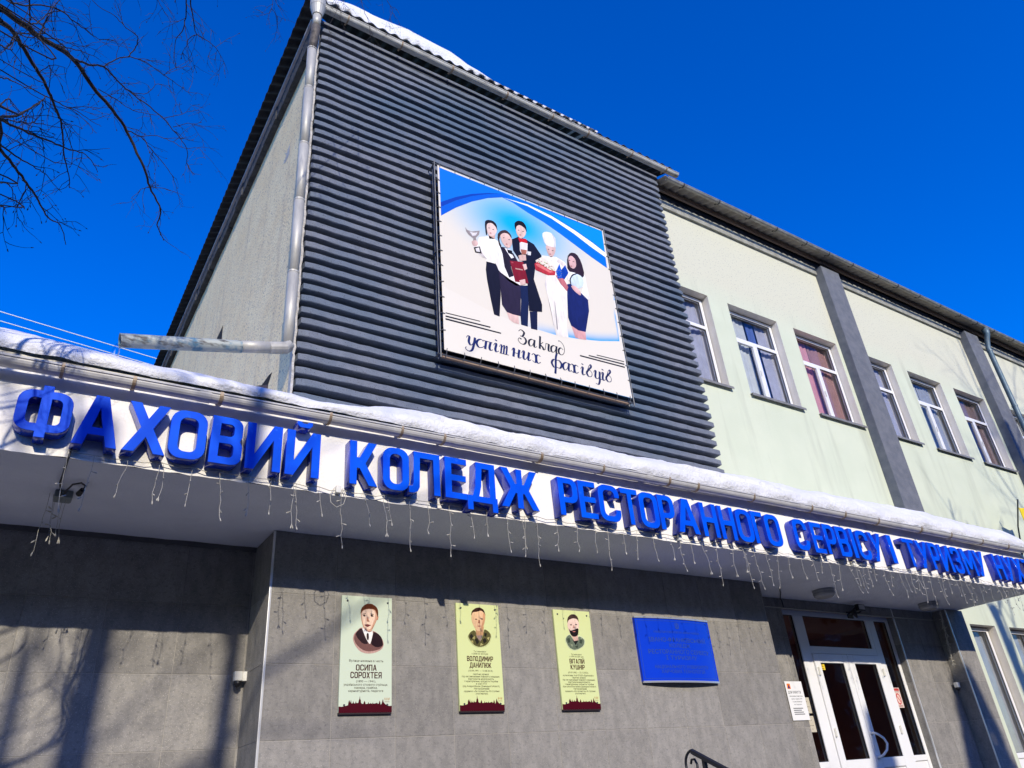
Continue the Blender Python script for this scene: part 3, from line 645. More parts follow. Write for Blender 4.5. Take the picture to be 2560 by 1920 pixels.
# ------------------------------------------------------------------ entrance canopy
YF = -1.026
cnp = thing('entrance_canopy', 'long white canopy slab with roughcast fascia over the tiled entrance walls', 'canopy', (5,-0.5,3.94))
def rough_panel(name, x0, x1, z0, z1, y, mat, parent, nx, nz, amp, seed):
    random.seed(seed); vs = []; fs = []
    for j in range(nz+1):
        for i in range(nx+1): vs.append((x0+(x1-x0)*i/nx, y+random.uniform(-amp,amp)*0.4, z0+(z1-z0)*j/nz+(random.uniform(-amp,amp) if j == 0 else 0)))
    for j in range(nz):
        for i in range(nx): a = j*(nx+1)+i; fs.append((a,a+1,a+nx+2,a+nx+1))
    return vs, fs
vs,fs = rough_panel('f', -4.2,14.13,ZSOF,4.62,YF,'fascia',cnp,240,4,0.006,4)
fa = MB().add(vs,fs)
fa.add([(14.13,YF,ZSOF+0.003),(14.13,0.75,ZSOF+0.003),(14.13,0.75,4.62),(14.13,YF,4.62)],[(0,1,2,3)])
fa.build('fascia', 'fascia', cnp, fix=False)
so = MB(); nx,ny = 120,12; vs = []; fs = []; random.seed(2)
for j in range(ny+1):
    for i in range(nx+1): vs.append((-4.2+18.33*i/nx, YF+0.002+(0.80-YF)*j/ny, ZSOF+(random.uniform(-0.003,0.003) if 0 < j < ny else 0)))
for j in range(ny):
    for i in range(nx): a = j*(nx+1)+i; fs.append((a,a+nx+1,a+nx+2,a+1))
so.add(vs,fs).build('soffit', 'soffit', cnp, fix=False)
MB().box(-4.2,14.12,YF+0.01,0.56,ZSOF+0.02,4.60).build('slab', 'concrete', cnp)
MB().box(-4.2,14.14,YF-0.06,YF+0.03,4.62,4.66).build('drip_edge', 'gutter_old', cnp)
MB().box(-4.2,2.09,0.56,9.0,3.9,4.66).build('wing_roof', 'concrete', cnp)
random.seed(31)
gutter('gutter', [(-4.2,-1.135,4.548),(-0.5,-1.135,4.570),(0.93,-1.135,4.588),(3.2,-1.135,4.606),(5.6,-1.135,4.612),(8.2,-1.135,4.616),(11.0,-1.135,4.616),(14.16,-1.135,4.608)], 0.060, 'gutter_cream', cnp, 'bracket', 0.9,
       [-0.62,-0.05,0.42,1.05,1.95,2.62,3.05,4.15,4.95,5.9,6.35,7.3,8.4,9.1,9.85,10.9,11.7,12.6,13.4])

# ------------------------------------------------------------------ snow
def lerp_tab(tab, x):
    if x <= tab[0][0]: return tab[0][1]
    for (a,b) in zip(tab,tab[1:]):
        if x <= b[0]:
            t = (x-a[0])/(b[0]-a[0]); t = t*t*(3-2*t); return a[1]+(b[1]-a[1])*t
    return tab[-1][1]
def vnoise(x, y, s):
    from mathutils import noise as nz
    return nz.noise(Vector((x, y, s)))
crest = [(-4.2,5.10),(-0.5,5.08),(0.3,5.03),(0.9,5.01),(1.6,4.99),(2.15,4.975),(2.45,5.02),(2.75,5.085),(3.1,5.125),(3.6,5.105),(4.3,5.11),(5.5,5.13),(6.8,5.15),(7.5,5.175),(9.1,5.16),(11.6,5.20),(14.2,5.15)]
prof = [(0.0,-0.02,0.00),(0.015,-0.045,0.08),(0.03,-0.055,0.16),(0.05,-0.052,0.25),(0.08,-0.045,0.34),(0.11,-0.03,0.43),(0.15,-0.015,0.52),(0.19,0,0.60),(0.24,0,0.68),(0.29,0,0.75),(0.34,0,0.82),(0.45,0,0.925),(0.56,0,1.0),(0.70,0,1.03),(0.9,0,1.04),(1.15,0,1.05),(1.45,0,1.08),(1.64,0,1.10)]
nx = 520; vs = []; fs = []
for i in range(nx+1):
    x = -4.2+18.36*i/nx; zc = lerp_tab(crest,x)+0.03; z0 = 4.672
    crust = max(0.0,min(1.0,(x-2.5)/0.8))*max(0.0,min(1.0,(13-x)/6))
    for j,(t,dyy,h) in enumerate(prof):
        y = -1.085+t+dyy*1.3
        z = z0+(zc-z0)*h
        if 0 < j:
            a = vnoise(x*1.3,t*3,1.0)*0.04+vnoise(x*4,t*7,4.0)*0.018+vnoise(x*13,t*13,7.0)*0.007
            z += a*min(1,h*1.6); y += vnoise(x*3.1,t*5,11.0)*0.028*(1 if t < 0.4 else 0.3)
        if 3 <= j <= 7 and crust > 0:      # broken melt crust with little holes along the front
            e = vnoise(x*1.6,0.3,21.0)+0.55*vnoise(x*7.0,0.7,23.0)+0.35*vnoise(x*19.0,j*0.8,29.0)
            y += crust*(0.0,0.0,0.0,-0.03,0.11,0.14,0.07,-0.02)[j]*max(0.0,min(1.0,e*2.2+0.35))
            if j in (5,6): z -= crust*0.03*max(0,e+0.1)
        if j == 0: z += vnoise(x*6,0,31.0)*0.012; y += vnoise(x*2.7,0,33.0)*0.03
        vs.append((x,y,z))
m_ = len(prof)
for i in range(nx):
    for j in range(m_-1): fs.append((i*m_+j,(i+1)*m_+j,(i+1)*m_+j+1,i*m_+j+1))
sn = MB().add(vs,fs); sn.add([(x,-1.03,4.664) for x in (-4.2,14.15)]+[(x,0.56,4.664) for x in (14.15,-4.2)],[(3,2,1,0)])
tag(sn.build('canopy_snow', 'snow', smooth=True, fix=False), 'thick white snow bank lying on the canopy above its gutter', 'snow', kind='stuff')
# left wing: snow lies further back on the low roof
vs = []; fs = []; nx,ny = 30,20
for j in range(ny+1):
    for i in range(nx+1):
        x = -4.2+6.27*i/nx; y = 0.52+8.4*j/ny; vs.append((x,y,5.06+0.04*j/ny+vnoise(x*0.9,y*0.9,3)*0.07-(0.10 if i > nx-3 else 0)))
for j in range(ny):
    for i in range(nx): a = j*(nx+1)+i; fs.append((a,a+1,a+nx+2,a+nx+1))
tag(MB().add(vs,fs).build('wing_snow', 'snow', smooth=True, fix=False), 'snow field on the low wing roof left of the corner block', 'snow', kind='stuff')
# snow sitting on the eave of the corner block
hgt = [(1.80,0.16),(2.2,0.36),(2.9,0.54),(3.6,0.60),(4.3,0.56),(4.75,0.36),(5.2,0.14),(5.7,0.06),(6.4,0.03),(7.4,0.0)]
prof = [(-0.02,0.0),(-0.045,0.12),(-0.03,0.30),(0.02,0.48),(0.05,0.60),(0.10,0.72),(0.17,0.85),(0.27,0.95),(0.42,1.0),(0.8,1.02),(1.6,0.95),(2.6,0.8),(3.4,0.6)]
vs = []; fs = []; nx = 190
for i in range(nx+1):
    x = 1.84+5.56*i/nx; H = lerp_tab(hgt,x)
    for j,(t,h) in enumerate(prof):
        tt = min(t, max(0.02,(x-1.84)*1.0+0.1)) if t > 0 else t
        z = 12.43+0.45*max(tt,0)+H*h; y = 0.375+tt
        if j == 0: z = 12.420+0.028*math.sin(2*math.pi*(x-1.82)/0.2)+(0.02 if H > 0.2 else 0.012)
        else:
            z += vnoise(x*1.8,t*6,51)*0.05*min(1,H*3)+vnoise(x*0.6,h*7,53)*0.035*min(1,H*3); y += vnoise(x*1.5,h*9,57)*0.04*min(1,H*3)+0.02*math.sin(h*22)*min(1,H*2)
        vs.append((x,y,z))
m_ = len(prof)
for i in range(nx):
    for j in range(m_-1): fs.append((i*m_+j,(i+1)*m_+j,(i+1)*m_+j+1,i*m_+j+1))
tag(MB().add(vs,fs).build('roof_snow', 'snow', smooth=True, fix=False), 'layered snow drift on the eave of the ribbed corner block', 'snow', kind='stuff')
tag(MB().tube([(21.9,0.42,12.06),(22.1,0.42,12.13),(22.3,0.42,12.14),(22.5,0.42,12.06)],[0.02,0.06,0.06,0.02],8).build('roof_snow', 'snow', smooth=True), 'small leftover lump of snow on the far right eave', 'snow', kind='stuff')

# ------------------------------------------------------------------ raised lettering
S = 0.066
def L_O(w): return [rrect(0,0,w,0.4,0.095), rrect(S,0.06,w-S,0.34,0.05)]
def L_C(w):
    r = 0.095; i = 0.05
    o = [(w,0.135)]+[(p[0],p[1]) for p in arc(w-r,r,r,0,-90)]+arc(r,r,r,270,180)+arc(r,0.4-r,r,180,90)+arc(w-r,0.4-r,r,90,0)+[(w,0.268),(w-S,0.268)]
    o += arc(w-S-i,0.34-i,i,0,90)+arc(S+i,0.34-i,i,90,180)+arc(S+i,0.06+i,i,180,270)+arc(w-S-i,0.06+i,i,270,360)+[(w-S,0.135)]
    return [o]
def L_P(w):
    r = 0.085; i = 0.04
    return [[(0,0),(S,0),(S,0.135)]+arc(w-r,0.135+r,r,-90,0)+arc(w-r,0.4-r,r,0,90)+[(0,0.4)], [(S,0.195)]+arc(w-S-i,0.195+i,i,-90,0)+arc(w-S-i,0.34-i,i,0,90)+[(S,0.34)]]
def L_V(w):
    r = 0.075; i = 0.032
    return [[(0,0)]+arc(w-r,r,r,-90,0)+[(w,0.165),(w-0.022,0.206),(w-0.006,0.245)]+arc(w-0.006-r,0.4-r,r,0,90)+[(0,0.4)],
            [(S,0.06)]+arc(w-S-i,0.06+i,i,-90,0)+arc(w-S-i,0.172-i,i,0,90)+[(S,0.172)], [(S,0.235)]+arc(w-S-0.006-i,0.235+i,i,-90,0)+arc(w-S-0.006-i,0.34-i,i,0,90)+[(S,0.34)]]
def L_F(w):
    r = 0.09; a,b = w/2-0.033,w/2+0.033; lo,hi = 0.042,0.358
    return [[(a,lo),(a,0),(b,0),(b,lo)]+arc(w-r,lo+r,r,-90,0)+arc(w-r,hi-r,r,0,90)+[(b,hi),(b,0.4),(a,0.4),(a,hi)]+arc(r,hi-r,r,90,180)+arc(r,lo+r,r,180,270),
            [(a,lo+0.06)]+[(a,hi-0.06)]+arc(S+0.035,hi-0.06-0.035,0.035,90,180)+arc(S+0.035,lo+0.06+0.035,0.035,180,270),
            arc(w-S-0.035,lo+0.06+0.035,0.035,-90,0)+arc(w-S-0.035,hi-0.06-0.035,0.035,0,90)+[(b,hi-0.06),(b,lo+0.06)]]
def fit(poly, w0):
    return lambda w: [[(x*w/w0,z) for x,z in pl] for pl in poly]
I_ = [[(0,0),(.07,0),(.212,.27),(.212,0),(.28,0),(.28,.4),(.21,.4),(.068,.13),(.068,.4),(0,.4)]]
LET = {
 'Ф': L_F, 'О': L_O, 'С': L_C, 'Р': L_P, 'В': L_V,
 'А': fit([[(0,0),(.072,0),(.093,.085),(.197,.085),(.218,0),(.29,0),(.188,.4),(.102,.4)],[(.110,.145),(.180,.145),(.145,.300)]],.29),
 'Х': fit([[(0,0),(.08,0),(.145,.125),(.21,0),(.29,0),(.187,.2),(.285,.4),(.207,.4),(.145,.278),(.083,.4),(.005,.4),(.103,.2)]],.29),
 'И': fit(I_,.28), 'Й': fit(I_+[[(.075,.49),(.075,.462),(.1,.435),(.18,.435),(.205,.462),(.205,.49),(.168,.49),(.16,.475),(.12,.475),(.112,.49)]],.28),
 'К': fit([[(0,0),(.066,0),(.066,.15),(.09,.15),(.175,0),(.255,0),(.145,.2),(.25,.4),(.17,.4),(.09,.25),(.066,.25),(.066,.4),(0,.4)]],.255),
 'Л': fit([[(0,0),(.045,0),(.085,.02),(.105,.06),(.112,.34),(.244,.34),(.244,0),(.31,0),(.31,.4),(.05,.4),(.045,.1),(.035,.068),(0,.062)]],.31),
 'Е': fit([[(0,0),(.22,0),(.22,.06),(.066,.06),(.066,.172),(.21,.172),(.21,.232),(.066,.232),(.066,.34),(.22,.34),(.22,.4),(0,.4)]],.22),
 'Д': fit([[(0,-.08),(.058,-.08),(.058,0),(.264,0),(.264,-.08),(.322,-.08),(.322,.06),(.305,.06),(.305,.4),(.1,.4),(.085,.16),(.055,.06),(0,.06)],[(.125,.06),(.239,.06),(.239,.34),(.162,.34),(.15,.16)]],.322),
 'Ж': fit([[(.005,.4),(.083,.4),(.165,.245),(.182,.245),(.182,.4),(.248,.4),(.248,.245),(.265,.245),(.347,.4),(.425,.4),(.325,.215),(.325,.19),(.43,0),(.35,0),(.265,.15),(.248,.15),(.248,0),(.182,0),(.182,.15),(.165,.15),(.08,0),(0,0),(.105,.19),(.105,.215)]],.43),
 'Т': fit([[(.097,0),(.163,0),(.163,.34),(.26,.34),(.26,.4),(0,.4),(0,.34),(.097,.34)]],.26),
 'Н': fit([[(0,0),(.066,0),(.066,.17),(.194,.17),(.194,0),(.26,0),(.26,.4),(.194,.4),(.194,.232),(.066,.232),(.066,.4),(0,.4)]],.26),
 'Г': fit([[(0,0),(.066,0),(.066,.34),(.2,.34),(.2,.4),(0,.4)]],.2),
 'І': fit([[(0,0),(.07,0),(.07,.4),(0,.4)]],.07),
 'У': fit([[(.035,0),(.108,0),(.28,.4),(.204,.4),(.143,.24),(.078,.4),(0,.4),(.107,.155),(.068,.062),(.035,.062)]],.28),
 'М': fit([[(0,0),(.066,0),(.066,.25),(.135,.09),(.195,.09),(.264,.25),(.264,0),(.33,0),(.33,.4),(.255,.4),(.165,.2),(.075,.4),(0,.4)]],.33),
 'З': lambda w: [[(0,.12),(0,.075)]+arc(.075,.075,.075,180,270)+arc(w-.08,.08,.08,-90,0)+[(w,.165),(w-.022,.204),(w,.242)]+arc(w-.08,.32,.08,0,90)+arc(.075,.325,.075,90,180)+[(0,.285),(S,.285),(S,.318),(.09,.34),(w-.09,.34),(w-S,.318),(w-S,.252),(w-.09,.232),(.09,.232),(.09,.172),(w-.09,.172),(w-S,.15),(w-S,.082),(w-.09,.06),(.09,.06),(S,.082),(S,.12)]],
}
SIGN = [('Ф',-.262,.34),('А',.10,.29),('Х',.420,.292),('О',.723,.264),('В',1.015,.242),('И',1.288,.282),('Й',1.602,.284),
 ('К',2.150,.252),('О',2.452,.250),('Л',2.700,.310),('Е',3.058,.228),('Д',3.290,.322),('Ж',3.655,.432),
 ('Р',4.345,.238),('Е',4.598,.222),('С',4.850,.282),('Т',5.165,.236),('О',5.412,.268),('Р',5.690,.232),('А',5.945,.325),('Н',6.335,.258),('Н',6.632,.250),('О',6.915,.270),('Г',7.196,.198),('О',7.418,.272),
 ('С',7.945,.266),('Е',8.288,.222),('Р',8.555,.226),('В',8.810,.240),('І',9.100,.078),('С',9.232,.262),('У',9.525,.286),('І',9.958,.102),
 ('Т',10.325,.282),('У',10.645,.290),('Р',10.968,.226),('И',11.238,.276),('З',11.552,.238),('М',11.838,.332),('У',12.198,.284),('Н',12.772,.262),('У',13.085,.270),('Х',13.372,.296),('Т',13.705,.268)]
sg = thing('sign_lettering', 'row of deep raised bright blue capital letters mounted along the white canopy fascia', 'sign', (6.7,-1.09,4.0))
_c = []
for ch,x,w in SIGN:
    cu = bpy.data.curves.new('l','CURVE'); cu.dimensions = '2D'; cu.fill_mode = 'BOTH'; cu.extrude = 0.056; cu.bevel_depth = 0.0025; cu.bevel_resolution = 1; cu.offset = -0.0025
    for pl in LET[ch](w):
        sp_ = cu.splines.new('POLY'); sp_.points.add(len(pl)-1); sp_.use_cyclic_u = True
        for p,(a,b) in zip(sp_.points,pl): p.co = (a,b,0,1)
    o = bpy.data.objects.new('l',cu); COL.objects.link(o); _c.append((ch,x,o,cu))
dg = bpy.context.evaluated_depsgraph_get(); dg.update()
random.seed(77)
for ch,x,o,cu in _c:
    me = bpy.data.meshes.new_from_object(o.evaluated_get(dg)); me.name = 'letter'
    tl = math.radians(random.uniform(-0.5,0.5)) if ch != 'Ф' else math.radians(-1.2)
    me.transform(Matrix.Rotation(math.pi/2,4,'X')); me.transform(Matrix.Rotation(tl,4,'Y'))
    me.transform(Matrix.Translation((x,-1.092+random.uniform(-0.004,0.002),4.014+random.uniform(-0.004,0.004))))
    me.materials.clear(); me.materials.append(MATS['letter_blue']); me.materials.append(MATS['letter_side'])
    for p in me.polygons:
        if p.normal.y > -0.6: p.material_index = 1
    lo_ = mesh_obj('letter', me, None, sg); lo_['label'] = 'blue raised letter '+ch
    bpy.data.objects.remove(o); bpy.data.curves.remove(cu)

# ---- flat print and branch outlines, in metres
BANNER=[
('sky',1,None,[(0.029,2.249),(0.279,2.506),(0.559,2.746),(0.849,2.944),(1.117,3.079),(1.32,3.053),(1.579,2.967),(1.875,2.893),(2.172,2.783),(2.472,2.654),(2.775,2.523),(3.087,2.407),(3.105,1.775),(3.083,0.987),(2.659,0.874),(2.197,0.789),(1.817,0.747),(1.484,0.749),(1.215,0.761),(0.826,0.804),(0.453,0.898),(0.041,0.996)]),
('azure',2,(0,112,214),[(0.029,3.187),(3.118,3.206),(3.087,2.407),(2.775,2.523),(2.472,2.654),(2.172,2.783),(1.875,2.893),(1.579,2.967),(1.32,3.053),(1.117,3.079),(0.849,2.944),(0.559,2.746),(0.279,2.506),(0.029,2.249)]),
('dark_swoosh',3,(6,62,168),[(0.03,2.505),(0.289,2.717),(0.568,2.902),(0.857,3.051),(1.123,3.154),(0.855,3.027),(0.566,2.859),(0.286,2.648),(0.032,2.415)]),
('mid',3,(0,92,204),[(0.032,2.412),(0.286,2.644),(0.566,2.856),(0.855,3.024),(1.123,3.15),(1.284,3.153),(1.117,3.079),(0.849,2.944),(0.559,2.746),(0.279,2.506),(0.029,2.249)]),
('white_swoosh',3,(245,250,255),[(1.146,3.082),(1.597,3.14),(2.055,3.095),(2.518,2.972),(2.861,2.848),(3.101,2.737),(3.103,2.631),(2.811,2.741),(2.475,2.894),(2.048,3.038),(1.594,3.105)]),
('light_swoosh',3,(0,140,216),[(1.567,3.141),(2.058,3.116),(2.522,2.997),(2.866,2.873),(3.102,2.761),(3.118,3.206),(2.385,3.171)]),
('trophy',4,(150,140,138),[(0.417,2.195),(0.446,2.153),(0.525,2.155),(0.663,2.226),(0.644,2.143),(0.586,2.061),(0.595,1.999),(0.536,1.982),(0.544,2.03),(0.468,2.073),(0.431,2.118)]),
('trophy2',5,(225,220,220),[(0.485,2.139),(0.551,2.142),(0.62,2.175),(0.589,2.106),(0.534,2.076)]),
('shirt1',4,(244,238,228),[(0.641,2.097),(0.823,2.19),(0.904,2.171),(0.971,2.152),(0.99,2.039),(0.91,1.89),(0.881,1.689),(0.733,1.679),(0.751,1.737),(0.671,1.737),(0.558,1.816),(0.531,1.886),(0.607,1.965)]),
('shirt1sh',5,(205,196,190),[(0.565,1.841),(0.629,1.901),(0.701,1.782),(0.751,1.737),(0.671,1.737)]),
('pants1',4,(22,22,40),[(0.739,1.687),(0.895,1.7),(0.953,1.586),(0.937,1.158),(0.888,0.778),(0.799,0.785),(0.765,1.02),(0.725,1.364),(0.718,1.531)]),
('hand1',5,(214,180,170),[(0.509,1.972),(0.592,2.024),(0.625,1.958),(0.567,1.883),(0.516,1.91)]),
('base',6,(30,26,28),[(0.54,1.867),(0.644,1.924),(0.67,1.8),(0.561,1.782)]),
('base2',7,(225,220,215),[(0.566,1.859),(0.629,1.898),(0.642,1.818),(0.578,1.806)]),
('neck1',4,(206,170,156),[(0.804,2.231),(0.934,2.273),(0.915,2.166),(0.819,2.137)]),
('face1',5,(228,200,188),[(0.772,2.392),(0.815,2.455),(0.905,2.477),(0.965,2.424),(0.966,2.332),(0.924,2.248),(0.865,2.194),(0.805,2.207),(0.781,2.282)]),
('hair1',6,(28,22,28),[(0.758,2.432),(0.804,2.494),(0.903,2.52),(0.972,2.473),(0.975,2.336),(0.951,2.418),(0.885,2.466),(0.807,2.428),(0.785,2.351),(0.794,2.197),(0.763,2.184)]),
('shirt3',4,(18,20,38),[(1.22,2.279),(1.35,2.383),(1.489,2.385),(1.632,2.346),(1.752,2.174),(1.737,2.045),(1.612,1.903),(1.556,1.651),(1.655,1.222),(1.639,1.087),(1.405,1.031),(1.428,1.52),(1.384,1.917),(1.329,1.926),(1.229,2.069)]),
('pants3a',4,(22,34,72),[(1.27,1.438),(1.431,1.492),(1.409,1.144),(1.353,0.748),(1.241,0.747),(1.245,0.9),(1.284,1.188)]),
('pants3b',4,(22,30,62),[(1.415,1.026),(1.553,1.069),(1.515,0.736),(1.406,0.729)]),
('face3',5,(226,192,178),[(1.329,2.591),(1.399,2.652),(1.485,2.629),(1.514,2.536),(1.471,2.434),(1.39,2.352),(1.332,2.41),(1.315,2.504)]),
('hair3',6,(20,16,20),[(1.305,2.642),(1.376,2.716),(1.472,2.73),(1.523,2.658),(1.522,2.53),(1.5,2.604),(1.404,2.641),(1.335,2.587),(1.318,2.498),(1.3,2.561)]),
('bow3',6,(196,24,34),[(1.337,2.372),(1.405,2.358),(1.491,2.404),(1.518,2.327),(1.415,2.226),(1.368,2.269)]),
('glass3',7,(232,226,222),[(1.362,2.267),(1.4,2.3),(1.511,2.312),(1.484,2.105),(1.401,2.025),(1.352,2.11)]),
('glass3b',8,(176,110,90),[(1.367,2.146),(1.485,2.172),(1.457,2.07),(1.381,2.051)]),
('hand3',8,(222,186,172),[(1.314,2.005),(1.454,2.093),(1.452,1.965),(1.327,1.908)]),
('tag3',6,(230,228,224),[(1.495,2.155),(1.56,2.17),(1.547,2.097),(1.487,2.081)]),
('blouse2',6,(246,240,232),[(0.978,2.064),(1.061,2.066),(1.103,1.843),(1.092,1.716),(1.191,1.589),(1.323,1.528),(1.385,1.592),(1.388,1.506),(1.224,1.416),(1.091,1.457),(0.936,1.602),(0.881,1.762),(0.909,1.948)]),
('vest2',7,(36,30,44),[(0.994,2.058),(1.123,2.078),(1.229,2.009),(1.296,1.885),(1.186,1.838),(1.16,1.741),(1.19,1.583),(1.111,1.526),(1.044,1.699),(1.028,1.934)]),
('vneck2',8,(244,240,236),[(1.074,2.059),(1.159,2.067),(1.231,1.935),(1.18,1.901)]),
('bow2',9,(16,16,22),[(1.115,2.05),(1.205,2.054),(1.21,1.978),(1.132,1.985)]),
('skirt2',6,(44,36,58),[(0.935,1.585),(1.117,1.5),(1.293,1.451),(1.287,1.273),(1.244,0.894),(1.12,0.883),(1.015,0.894),(0.945,0.997),(0.941,1.271)]),
('legs2',5,(226,190,178),[(1.015,0.889),(1.207,0.894),(1.208,0.743),(1.108,0.745),(1.045,0.78)]),
('face2',8,(226,190,176),[(1.012,2.283),(1.085,2.355),(1.177,2.37),(1.224,2.296),(1.22,2.187),(1.166,2.088),(1.091,2.089),(1.031,2.169)]),
('hair2',9,(60,44,44),[(0.961,2.263),(1.031,2.374),(1.134,2.431),(1.217,2.371),(1.224,2.287),(1.171,2.365),(1.085,2.355),(1.018,2.286),(0.991,2.159),(1.028,2.065),(0.983,2.054)]),
('folder',10,(132,26,40),[(1.148,1.848),(1.39,1.913),(1.447,1.532),(1.209,1.488)]),
('folder2',11,(178,70,80),[(1.166,1.837),(1.209,1.847),(1.212,1.824),(1.172,1.81)]),
('foldertxt',11,(196,150,140),[(1.233,1.743),(1.364,1.766),(1.367,1.744),(1.236,1.721)]),
('hand2',11,(224,188,176),[(1.373,1.859),(1.439,1.892),(1.453,1.807),(1.397,1.758)]),
('hand2b',11,(224,188,176),[(1.285,1.535),(1.391,1.594),(1.393,1.502),(1.299,1.447)]),
('chefbody',5,(240,233,220),[(1.761,2.177),(1.884,2.208),(2.04,2.25),(2.188,2.21),(2.246,2.137),(2.178,1.655),(2.069,0.982),(2.069,0.769),(1.96,0.75),(1.846,0.75),(1.824,0.909),(1.797,1.267),(1.746,1.628),(1.804,1.797),(1.742,2.017)]),
('chefsh1',6,(206,200,196),[(1.746,1.628),(1.778,1.728),(1.774,1.433),(1.812,1.158),(1.829,0.883),(1.817,0.921),(1.797,1.267)]),
('chefslit',6,(150,146,146),[(1.893,1.384),(1.9,1.3),(1.901,1.129),(1.892,0.84),(1.872,0.868),(1.883,1.123)]),
('chefarm',6,(224,214,204),[(2.034,2.154),(2.084,2.235),(2.24,2.135),(2.222,1.943),(2.149,2.102)]),
('chefbtn',7,(60,50,50),[(1.922,2.132),(1.935,2.136),(1.933,2.123),(1.921,2.119)]),
('hat',6,(248,244,236),[(1.813,2.624),(1.883,2.7),(2.009,2.724),(2.077,2.631),(2.062,2.442),(1.971,2.423),(1.844,2.422)]),
('hatsh',7,(215,212,210),[(2.009,2.724),(2.077,2.631),(2.062,2.442),(2.018,2.431),(2.03,2.596)]),
('face4',5,(216,180,170),[(1.849,2.421),(1.972,2.43),(2.062,2.442),(2.023,2.307),(1.942,2.189),(1.883,2.248)]),
('noodle',7,(232,222,204),[(1.626,2.029),(1.757,2.145),(1.935,2.087),(1.992,1.969),(1.884,1.922),(1.648,1.965)]),
('pot',8,(186,52,60),[(1.601,1.96),(1.659,2.011),(1.881,1.939),(1.99,1.953),(1.967,1.866),(1.83,1.818),(1.605,1.841)]),
('pot2',9,(226,120,116),[(1.618,1.957),(1.68,1.988),(1.878,1.92),(1.953,1.922),(1.873,1.881),(1.649,1.923)]),
('arm4',8,(190,110,112),[(1.976,1.872),(2.118,1.876),(2.2,1.722),(2.16,1.631),(2.057,1.734)]),
('flag',9,(16,86,196),[(1.995,1.949),(2.085,2.129),(2.107,2.019),(2.198,2.145),(2.243,2.006),(2.145,1.849),(2.104,1.859),(2.014,1.819)]),
('flag2',10,(10,62,160),[(2.107,2.019),(2.198,2.145),(2.243,2.006),(2.145,1.849),(2.104,1.859)]),
('blouse5',5,(244,240,234),[(2.247,2.075),(2.418,2.08),(2.576,2.082),(2.587,1.791),(2.606,1.639),(2.524,1.552),(2.43,1.642),(2.504,1.825),(2.202,1.869)]),
('skirt5',6,(24,36,96),[(2.186,1.772),(2.255,1.807),(2.424,1.706),(2.563,1.6),(2.55,1.387),(2.419,0.965),(2.28,0.953),(2.154,1.001),(2.115,1.137),(2.156,1.558)]),
('legs5',5,(214,160,158),[(2.156,1.013),(2.283,0.974),(2.412,0.974),(2.408,0.821),(2.287,0.803),(2.199,0.806)]),
('hair5',6,(48,32,44),[(2.261,2.332),(2.348,2.457),(2.468,2.476),(2.546,2.341),(2.576,2.082),(2.48,1.971),(2.416,2.067),(2.226,2.037)]),
('face5',7,(220,176,172),[(2.279,2.326),(2.355,2.399),(2.432,2.344),(2.428,2.209),(2.362,2.126),(2.288,2.146)]),
('globe',7,(206,222,228),[(2.255,1.893),(2.312,1.989),(2.414,2.053),(2.506,2.036),(2.535,1.943),(2.499,1.829),(2.401,1.759),(2.31,1.765),(2.255,1.807)]),
('globering',8,(40,42,60),[(2.241,1.882),(2.307,2.004),(2.416,2.067),(2.42,2.049),(2.323,1.984),(2.267,1.891),(2.266,1.799),(2.248,1.805)]),
('hand5',8,(224,178,172),[(2.249,1.769),(2.345,1.795),(2.44,1.712),(2.427,1.623),(2.299,1.689)]),
('l1',4,(30,32,44),[(0.038,0.586),(0.567,0.609),(0.566,0.596),(0.038,0.571)]),
('l2',4,(30,32,44),[(0.036,0.538),(0.724,0.563),(0.722,0.542),(0.035,0.515)]),
('l3',4,(30,32,44),[(0.032,0.494),(0.89,0.513),(0.888,0.492),(0.034,0.469)]),
('r1',4,(30,32,44),[(2.569,0.608),(3.103,0.631),(3.1,0.616),(2.566,0.593)]),
('r2',4,(30,32,44),[(2.412,0.561),(3.101,0.588),(3.096,0.564),(2.408,0.541)]),
('r3',4,(30,32,44),[(2.243,0.516),(3.1,0.534),(3.095,0.511),(2.24,0.493)]),
('f',6,(58,44,46),[(0.812,2.337),(0.83,2.354),(0.846,2.347),(0.828,2.335)]),
('f',6,(58,44,46),[(0.883,2.336),(0.901,2.352),(0.917,2.346),(0.9,2.333)]),
('f',6,(168,96,96),[(0.827,2.246),(0.851,2.268),(0.872,2.259),(0.849,2.243)]),
('f',6,(58,44,46),[(1.351,2.512),(1.37,2.529),(1.387,2.522),(1.368,2.509)]),
('f',6,(58,44,46),[(1.433,2.519),(1.452,2.537),(1.469,2.53),(1.45,2.517)]),
('f',6,(168,96,96),[(1.365,2.423),(1.391,2.446),(1.413,2.437),(1.388,2.42)]),
('f',9,(58,44,46),[(1.06,2.247),(1.078,2.263),(1.094,2.257),(1.076,2.244)]),
('f',9,(58,44,46),[(1.155,2.248),(1.173,2.264),(1.19,2.258),(1.172,2.245)]),
('f',9,(168,96,96),[(1.095,2.139),(1.119,2.161),(1.141,2.152),(1.117,2.136)]),
('f',6,(58,44,46),[(1.888,2.344),(1.909,2.361),(1.926,2.355),(1.906,2.341)]),
('f',6,(58,44,46),[(1.968,2.349),(1.988,2.366),(2.006,2.359),(1.986,2.346)]),
('f',6,(168,96,96),[(1.902,2.255),(1.929,2.277),(1.952,2.269),(1.925,2.251)]),
('f',8,(58,44,46),[(2.283,2.27),(2.305,2.288),(2.322,2.281),(2.302,2.268)]),
('f',8,(58,44,46),[(2.359,2.273),(2.38,2.29),(2.398,2.283),(2.377,2.27)]),
('f',8,(168,96,96),[(2.296,2.162),(2.324,2.184),(2.348,2.175),(2.32,2.158)]),
